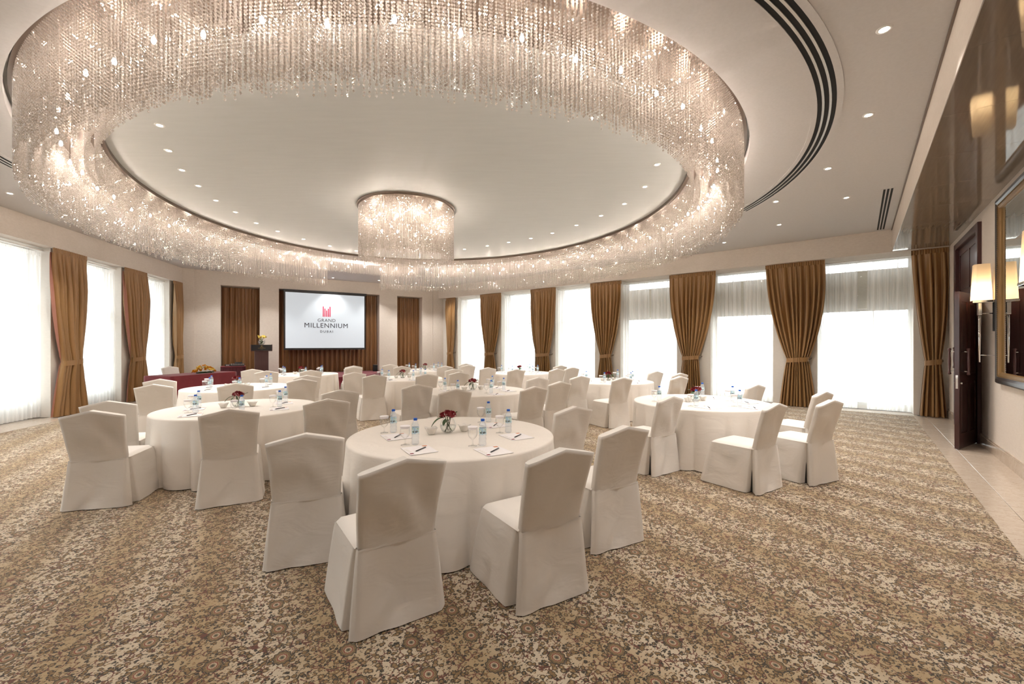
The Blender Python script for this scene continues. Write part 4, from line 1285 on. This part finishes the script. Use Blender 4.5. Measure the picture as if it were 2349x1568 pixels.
def proto_vase():
    r = empty('flower_bowl', (0, 0, 0), 0)
    fish_bowl(r)
    rr = random.Random(3)
    m = MB()
    for k in range(9):
        a = rr.uniform(0, 6.28)
        m.tube([(0.035 * math.cos(a), 0.035 * math.sin(a), 0.012), (0.012 * math.cos(a + 2), 0.012 * math.sin(a + 2), 0.08), (0.03 * math.cos(a + 3), 0.03 * math.sin(a + 3), 0.15)], 0.003, 5)
    m.build('stems', MAT['stem'], r)
    for (x, y, z, rx, ry, s) in ((0.02, -0.025, 0.142, 0.5, 0.1, 1.05), (-0.035, 0.0, 0.135, 0.0, -0.5, 0.9), (0.045, 0.02, 0.132, -0.1, 0.6, 0.9), (0.0, 0.035, 0.135, -0.5, 0.0, 0.9), (-0.01, -0.005, 0.152, 0.1, -0.1, 0.9)):
        obj('rose_bloom', ROSE, MAT['rose'], r, (x, y, z), (rx, ry, rr.uniform(0, 6)), (s * 1.3, s * 1.3, s * 1.3))
    for (x, y, z, me, rx, rz) in ((-0.04, -0.015, 0.135, LEAF1, -0.1, 1.9), (-0.02, -0.04, 0.13, LEAF2, -0.9, 2.6), (0.04, 0.03, 0.14, LEAF2, 0.6, -0.9), (-0.03, 0.03, 0.14, LEAF2, 0.3, 0.9)):
        obj('leaf', me, MAT['leaf'], r, (x, y, z), (rx, 0, rz))
    pts = np.array([(rr.gauss(0.0, 0.03), rr.gauss(-0.005, 0.03), 0.158 + rr.uniform(-0.02, 0.025)) for _ in range(46)])
    v, f = beads(pts, 0.0042, 0.004)
    o = obj('babys_breath', np_mesh('babys_breath', v, f), MAT['gyp'], r); o['kind'] = 'stuff'
    return r
PROTO = dict(bottle=proto_bottle(), glass=proto_glass(), pad=proto_pad(), pen=proto_pen(), vase=proto_vase())
USED = set()
def put(kind, x, y, z, rz, label, cat, group):
    p = PROTO[kind]
    if kind in USED: p = dup(p)
    USED.add(kind)
    p.location = (x, y, z); p.rotation_euler = (0, 0, rz)
    return tag(p, label, cat, group)

# ------------------------------------------------------------------ the ten tables, each laid for five
TABLES = [
    ((-0.53, 3.80), 'the table farthest from the screen', 'AAA', [(-1.42, 3.06, -22), (-0.65, 2.39, -35), (0.23, 2.59, -32), (0.78, 3.29, -30), (0.55, 4.29, -35)]),
    ((-3.46, 5.38), 'the table beside the pink-lined curtains', 'BBB', [(-3.91, 4.10, -17), (-2.75, 4.13, -30), (-4.38, 4.74, -22), (-2.18, 4.88, -30), (-2.38, 5.82, -30)]),
    ((-5.17, 8.00), 'the table beside the red head table', 'CCC', [(-6.33, 7.65, -22), (-5.51, 6.90, -22), (-4.51, 6.92, -30), (-3.94, 7.70, -30), (-4.20, 8.55, -30)]),
    ((-5.72, 11.55), 'the table before the lectern', 'DDD', [(-6.57, 10.70, -30), (-5.83, 10.05, -30), (-4.92, 10.32, -30), (-4.66, 12.40, -30), (-4.43, 11.75, -30)]),
    ((-0.643, 7.42), 'the middle third-row table', 'EEE', [(-1.49, 6.63, -30), (-0.84, 5.94, -30), (0.26, 6.28, -35), (0.70, 7.13, -35), (0.43, 8.02, -30)]),
    ((-2.57, 10.10), 'the middle second-row table', 'FFF', [(-3.51, 9.52, -30), (-2.84, 8.80, -30), (-1.83, 8.93, -30), (-1.52, 10.80, -30), (-1.24, 9.58, -30)]),
    ((-2.73, 13.50), 'the table nearest the stage loudspeaker', 'GGG', [(-3.80, 13.30, -30), (-3.16, 12.35, -30), (-2.05, 12.43, -30), (-1.63, 13.76, -30), (-1.39, 12.89, -30)]),
    ((0.26, 12.10), 'the second-row window-side table', 'HHH', [(-0.68, 11.47, -30), (0.05, 10.66, -30), (1.36, 12.53, -30), (1.09, 10.85, -30), (1.54, 11.54, -30)]),
    ((2.19, 9.35), 'the third-row window-side table', 'III', [(1.28, 8.38, -30), (2.00, 8.03, -30), (3.19, 9.80, -30), (3.56, 9.20, -30), (3.18, 8.27, -30)]),
    ((2.65, 5.95), 'the table nearest the wooden door', 'JJJ', [(1.82, 5.12, -36), (2.69, 4.55, -35), (3.94, 5.63, -30), (3.47, 4.78, -27), (3.69, 6.60, -30)]),
]
SET = [(-0.55, 0.04), (-0.25, -0.42), (0.31, -0.45), (0.49, 0.05), (0.275, 0.56)]
rs = random.Random(21)
# places round each table, told by the wall they lie towards
SEATS = ['pink-curtain side', 'second from the pink-curtain side', 'middle of its five', 'second from the door side', 'door side']
ROWS = {'the middle third-row table': 'in the third row from the screen', 'the middle second-row table': 'in the second row from the screen',
        'the second-row window-side table': 'by the window wall, second row from the screen', 'the third-row window-side table': 'by the window wall, third row from the screen'}
for ti, ((tx, ty), ph, _, chairs) in enumerate(TABLES):
    short = ph.replace('the ', '', 1)
    where = {'the middle third-row table': 'middle of the third row from the screen', 'the middle second-row table': 'middle of the second row from the screen',
             'the second-row window-side table': 'window side of the second row from the screen', 'the third-row window-side table': 'window side of the third row from the screen'}.get(ph, ph.replace('the table ', ''))
    t = empty('round_table', (tx, ty, 0), rs.uniform(0, 6.28), 'round table in ivory floor-length cloth, ' + where, 'table', 'round banquet tables')
    obj('tablecloth', CLOTHS[ti % 3], MAT['table'], t)
    obj('tabletop', TOP_ME, MAT['lectern'], t)
    for a, b in ((0.5, 0.5), (-0.5, 0.5), (0.5, -0.5), (-0.5, -0.5)):
        obj('leg', LEG_ME, MAT['black'], t, (a, b, 0))
    # rank the chairs across the room, from the left wall to the door side
    order = sorted(range(5), key=lambda k: chairs[k][0] * 0.848 + chairs[k][1] * 0.53)
    for k, (x, y, fa) in enumerate(chairs):
        # keep the seat just clear of the cloth's edge
        for _ in range(6):
            fx, fy = math.sin(R(fa)), math.cos(R(fa))
            lx_, ly_ = (tx - x) * fy - (ty - y) * fx, (tx - x) * fx + (ty - y) * fy
            qx, qy = max(-0.24, min(0.24, lx_)), max(-0.03, min(0.46, ly_))
            gap_ = math.hypot(lx_ - qx, ly_ - qy) - 0.915
            if gap_ < 0:
                dd = math.hypot(tx - x, ty - y)
                x += (tx - x) / dd * gap_; y += (ty - y) / dd * gap_
        chair(x, y, fa, 'ivory covered chair at ' + ph + ', ' + SEATS[order.index(k)], 'chairs at ' + ph)
    z = TZ + 0.002
    put('vase', tx - 0.05, ty + 0.04, z, rs.uniform(-0.4, 0.4) if ti < 2 else rs.uniform(0, 6.28), 'round glass bowl of dark red roses on ' + ph, 'vase', 'rose bowls on the round tables')
    for (a, b, rz, wh) in ((-0.19, -0.03, 0.4, ', curtain side'), (0.09, 0.11, 0.9, ', window side')):
        o = obj('condiment_bowl', BOWL, MAT['porcelain'], None, (tx + a, ty + b, z), (0, 0, rz))
        tag(o, 'small white dish beside the roses on ' + ph + wh, 'bowl', 'dishes on ' + ph)
    for si, (a, b) in enumerate(SET):
        seat = ', ' + SEATS[si]
        jx, jy = rs.uniform(-0.012, 0.012), rs.uniform(-0.012, 0.012)
        bx, by = tx + a + jx, ty + b + jy
        put('bottle', bx, by, z, rs.uniform(-0.35, 0.35) + math.atan2(bx, by) * -1, 'blue-capped water bottle on ' + ph + seat, 'bottle', 'bottles on ' + ph)
        put('glass', bx - 0.078, by - 0.015, z, 0, 'paper-lidded water glass on ' + ph + seat, 'glass', 'glasses on ' + ph)
        px, py = tx + a + 0.077, ty + b - 0.178
        put('pad', px, py, z, R(31), 'white notepad on ' + ph + seat, 'notepad', 'notepads on ' + ph)
        put('pen', px + 0.012, py - 0.005, z + 0.0035, R(-14 + rs.uniform(-12, 12)), 'dark pen on ' + ph + seat, 'pen', 'pens on ' + ph)

# ------------------------------------------------------------------ red head table, its chair and flowers
HT0, HT1 = Vector((-8.52, 10.59, 0)), Vector((-8.16, 12.52, 0))
hd = (HT1 - HT0); HL = hd.length; hang = math.atan2(hd.y, hd.x)
HTD = 0.85
hc = HT0 + hd * 0.5 + Vector((-math.sin(hang), math.cos(hang), 0)) * HTD / 2
head = empty('head_table', hc, hang, 'long head table covered to the floor in crimson cloth', 'table')
def hcloth():
    m = MB()
    per = []
    a, b = HL / 2, HTD / 2
    for k in range(30): per.append((-a + 2 * a * k / 30, -b, 0, -1))
    for k in range(14): per.append((a, -b + 2 * b * k / 14, 1, 0))
    for k in range(30): per.append((a - 2 * a * k / 30, b, 0, 1))
    for k in range(14): per.append((-a, b - 2 * b * k / 14, -1, 0))
    n_ = len(per); ws = wav(77, 6, 3, 9)
    rows = []
    for s in [0, 0.02, 0.05] + [0.05 + 0.95 * k / 10 for k in range(1, 11)]:
        row = []
        for (x, y, nx, ny) in per:
            d = (0.006 if s > 0.02 else 0.0) + 0.035 * s * (0.5 + wsum(ws, 2.2 * x + 1.4 * y, 0.4 * s))
            row.append((x + nx * d, y + ny * d, 0.755 - (0.755 - 0.014) * s - (0.001 if s else 0)))
        rows.append(row)
    vs = [p for r_ in rows for p in r_]
    fs = [(j * n_ + i, (j + 1) * n_ + i, (j + 1) * n_ + (i + 1) % n_, j * n_ + (i + 1) % n_) for j in range(len(rows) - 1) for i in range(n_)]
    m.add(vs, fs, True)
    m.f.append(tuple(range(n_))); m.smooth.append(False)
    return m
hcloth().build('tablecloth', MAT['maroon'], head)
MB().box(-HL / 2 + 0.01, HL / 2 - 0.01, -HTD / 2 + 0.01, HTD / 2 - 0.01, 0.72, 0.752).build('tabletop', MAT['lectern'], head)
for a in (-1, 1):
    for b in (-1, 1): MB().box(a * (HL / 2 - 0.1) - 0.02, a * (HL / 2 - 0.1) + 0.02, b * (HTD / 2 - 0.08) - 0.02, b * (HTD / 2 - 0.08) + 0.02, 0.004, 0.72).build('leg', MAT['black'], head)
chair(-9.60, 11.98, 100, 'ivory covered chair behind the red head table, facing the room', None)
arr = empty('flower_arrangement', (-8.62, 11.85, 0.757), R(79), 'long low arrangement of yellow and cream flowers on the red table', 'flowers')
rr = random.Random(9)
mats = ['yellow', 'whitepetal', 'lily', 'whitepetal', 'yellow', 'orange']
for k in range(64):
    x = rr.uniform(-0.34, 0.34); h = 0.20 * (1 - (abs(x) / 0.37) ** 1.4) * rr.uniform(0.25, 1) + 0.02
    y = rr.uniform(-0.11, 0.11) * (1 - abs(x) / 0.5)
    mm = mats[rr.randrange(6)]
    obj('bloom', LILY if mm in ('lily',) else DAISY, MAT[mm], arr, (x, y, h), (rr.uniform(-0.7, 0.7) + y * 4 * -1, rr.uniform(-0.4, 0.4) + x * 1.5, rr.uniform(0, 6)), (0.8, 0.8, 0.9))
for k in range(26):
    a = rr.uniform(0, 6.28); x = rr.uniform(-0.26, 0.26)
    obj('leaf', LEAF2 if k % 3 else LEAF1, MAT['leaf'], arr, (x, 0.04 * math.sin(a), 0.025), (0.1, 0, a), (1, 1, 1))
MB().bbox(-0.22, 0.22, -0.045, 0.045, 0.0, 0.025, 0.008).build('flower_tray', MAT['leaf'], arr)

# ------------------------------------------------------------------ lectern on the stage with its vase
ST = 0.455
LQ = FD(0.40, 16.9, ST)
lec = empty('lectern', LQ, FD.ang, 'dark mahogany lectern with a black name plate on the stage', 'lectern')
MB().bbox(-0.28, 0.28, -0.22, 0.22, 0.0, 0.06, 0.006).build('base', MAT['lectern'], lec)
MB().bbox(-0.205, 0.205, -0.17, 0.17, 0.06, 0.88, 0.006).build('column', MAT['lectern'], lec)
MB().bbox(-0.315, 0.315, -0.22, 0.22, 0.87, 0.895, 0.003).bbox(-0.318, -0.300, -0.222, 0.22, 0.895, 1.10, 0.003).bbox(0.300, 0.318, -0.222, 0.22, 0.895, 1.10, 0.003).bbox(-0.30, 0.30, 0.19, 0.22, 0.895, 1.02, 0.003).build('reading_box', MAT['lectern'], lec)
plate = MB().box(-0.30, 0.30, -0.216, -0.19, 0.895, 1.09).build('name_plate', MAT['black'], lec)
MB().box(-0.30, 0.30, -0.19, 0.19, 1.075, 1.09).build('top_ledge', MAT['lectern'], lec)
for k, h in enumerate(bars):
    MB().box((k - 2) * 0.009 - 0.0025, (k - 2) * 0.009 + 0.0025, -0.218, -0.216, 1.025, 1.025 + h * 0.12).build('logo_bar', MAT['brass'], plate)
for txt, size, z, sp in (('GRAND', 0.028, 1.005, 1.1), ('MILLENNIUM', 0.034, 0.972, 1.1), ('DUBAI', 0.020, 0.940, 1.4)):
    obj('lettering', text_mesh(txt, size, 0.0005, sp), MAT['brass'], plate, (0, -0.2165, z), (R(90), 0, 0))
lv = empty('lily_vase', FD(0.40, 16.86, ST + 1.092), 0, 'round glass vase of yellow lilies standing on the lectern', 'vase')
fish_bowl(lv, 1.45)
m = MB()
for k in range(12):
    a = rr.uniform(0, 6.28)
    m.tube([(0.06 * math.cos(a), 0.06 * math.sin(a), 0.02), (0.02 * math.cos(a + 2), 0.02 * math.sin(a + 2), 0.11), (0.05 * math.cos(a + 3), 0.05 * math.sin(a + 3), 0.21)], 0.005, 5)
m.build('stems', MAT['leaf_light'], lv)
for k in range(9):
    a = rr.uniform(0, 6.28); a = 2 * PI * k / 9 + 0.2
    d_ = 0.10 if k % 3 else 0.04
    obj('lily_bloom', LILY, MAT['lily'], lv, (d_ * math.cos(a), d_ * math.sin(a), 0.215 + 0.02 * (k % 3)), (-0.7 * math.sin(a), 0.7 * math.cos(a), a), (1.05, 1.05, 1.05))
for k in range(8):
    a = 2 * PI * k / 8
    obj('leaf', LEAF1, MAT['leaf_light'], lv, (0.02 * math.cos(a), 0.02 * math.sin(a), 0.05 + 0.02 * (k % 2)), (1.0, 0, a - PI / 2), (1.2, 0.9, 1))

# ------------------------------------------------------------------ skirted equipment table with sound gear
avc = FD(-0.42, 17.40, 0)
av = empty('equipment_table', avc, FD.ang, 'small equipment table with pleated burgundy skirting beside the lectern', 'table')
def skirt_box(a, b, z0, z1, npl):
    m = MB()
    per = []
    for k in range(npl * 4): per.append((-a + 2 * a * k / (npl * 4), -b, 0, -1))
    q = int(npl * b / a)
    for k in range(q * 4): per.append((a, -b + 2 * b * k / (q * 4), 1, 0))
    for k in range(npl * 4): per.append((a - 2 * a * k / (npl * 4), b, 0, 1))
    for k in range(q * 4): per.append((-a, b - 2 * b * k / (q * 4), -1, 0))
    n_ = len(per)
    rows = []
    for s in (0, 0.1, 0.5, 1.0):
        rows.append([(x + nx * (0.01 + 0.012 * (0.4 + s) * math.sin(i * PI / 2)), y + ny * (0.01 + 0.012 * (0.4 + s) * math.sin(i * PI / 2)), z1 - (z1 - z0) * s) for i, (x, y, nx, ny) in enumerate(per)])
    vs = [p for r_ in rows for p in r_]
    fs = [(j * n_ + i, (j + 1) * n_ + i, (j + 1) * n_ + (i + 1) % n_, j * n_ + (i + 1) % n_) for j in range(3) for i in range(n_)]
    m.add(vs, fs, True)
    return m
skirt_box(0.34, 0.28, 0.012, 0.80, 16).build('skirting', MAT['maroon_dark'], av)
MB().bbox(-0.355, 0.355, -0.295, 0.295, 0.79, 0.815, 0.004).build('tabletop', MAT['maroon'], av)
mx = empty('sound_mixer', FD(-0.30, 17.36, 0.817), FD.ang, 'black sound mixing desk lying on the skirted equipment table', 'mixer')
m = MB(); m.add([(-0.2, -0.14, 0), (0.2, -0.14, 0), (0.2, 0.14, 0), (-0.2, 0.14, 0), (-0.2, -0.14, 0.03), (0.2, -0.14, 0.03), (0.2, 0.14, 0.08), (-0.2, 0.14, 0.08)], [(0, 3, 2, 1), (4, 5, 6, 7), (0, 1, 5, 4), (1, 2, 6, 5), (2, 3, 7, 6), (3, 0, 4, 7)])
m.build('body', MAT['black'], mx)
knob = MB().lathe([(0.006, 0.0), (0.006, 0.010), (0.0005, 0.011)], 8).mesh('knob')
for a in range(8):
    for b in range(4): obj('knob', knob, MAT['slotmetal'], mx, (-0.17 + 0.048 * a, -0.10 + 0.06 * b, 0.037 + 0.0107 * b), (R(10), 0, 0))
rcv = empty('radio_receiver', FD(-0.27, 17.56, 0.817), FD.ang, 'small black radio microphone receiver with antennas behind the mixer', 'receiver')
MB().bbox(-0.11, 0.11, -0.05, 0.05, 0.0, 0.12, 0.006).build('body', MAT['black'], rcv)
for a in (-0.09, 0.09): MB().tube([(a, 0.03, 0.11), (a * 1.25, 0.03, 0.25)], 0.005, 6).build('antenna', MAT['black'], rcv)
pl_ = empty('disc_player', FD(-0.58, 17.38, 0.817), FD.ang, 'flat black player box on the left of the mixer', 'player')
MB().bbox(-0.08, 0.08, -0.10, 0.10, 0.0, 0.06, 0.005).build('body', MAT['black'], pl_)
MB().box(-0.05, 0.05, -0.104, -0.1, 0.02, 0.045).build('front_panel', MAT['slotmetal'], pl_)
# floor speaker on the stage, right of the screen
sp_ = empty('stage_loudspeaker', FD(4.44, 17.72, ST), FD.ang, 'black loudspeaker box on the stage below the screen', 'loudspeaker')
MB().bbox(-0.08, 0.08, -0.09, 0.09, 0.0, 0.27, 0.008).build('cabinet', MAT['black'], sp_)
MB().box(-0.07, 0.07, -0.097, -0.09, 0.02, 0.25).build('grille', MAT['blackslot'], sp_)
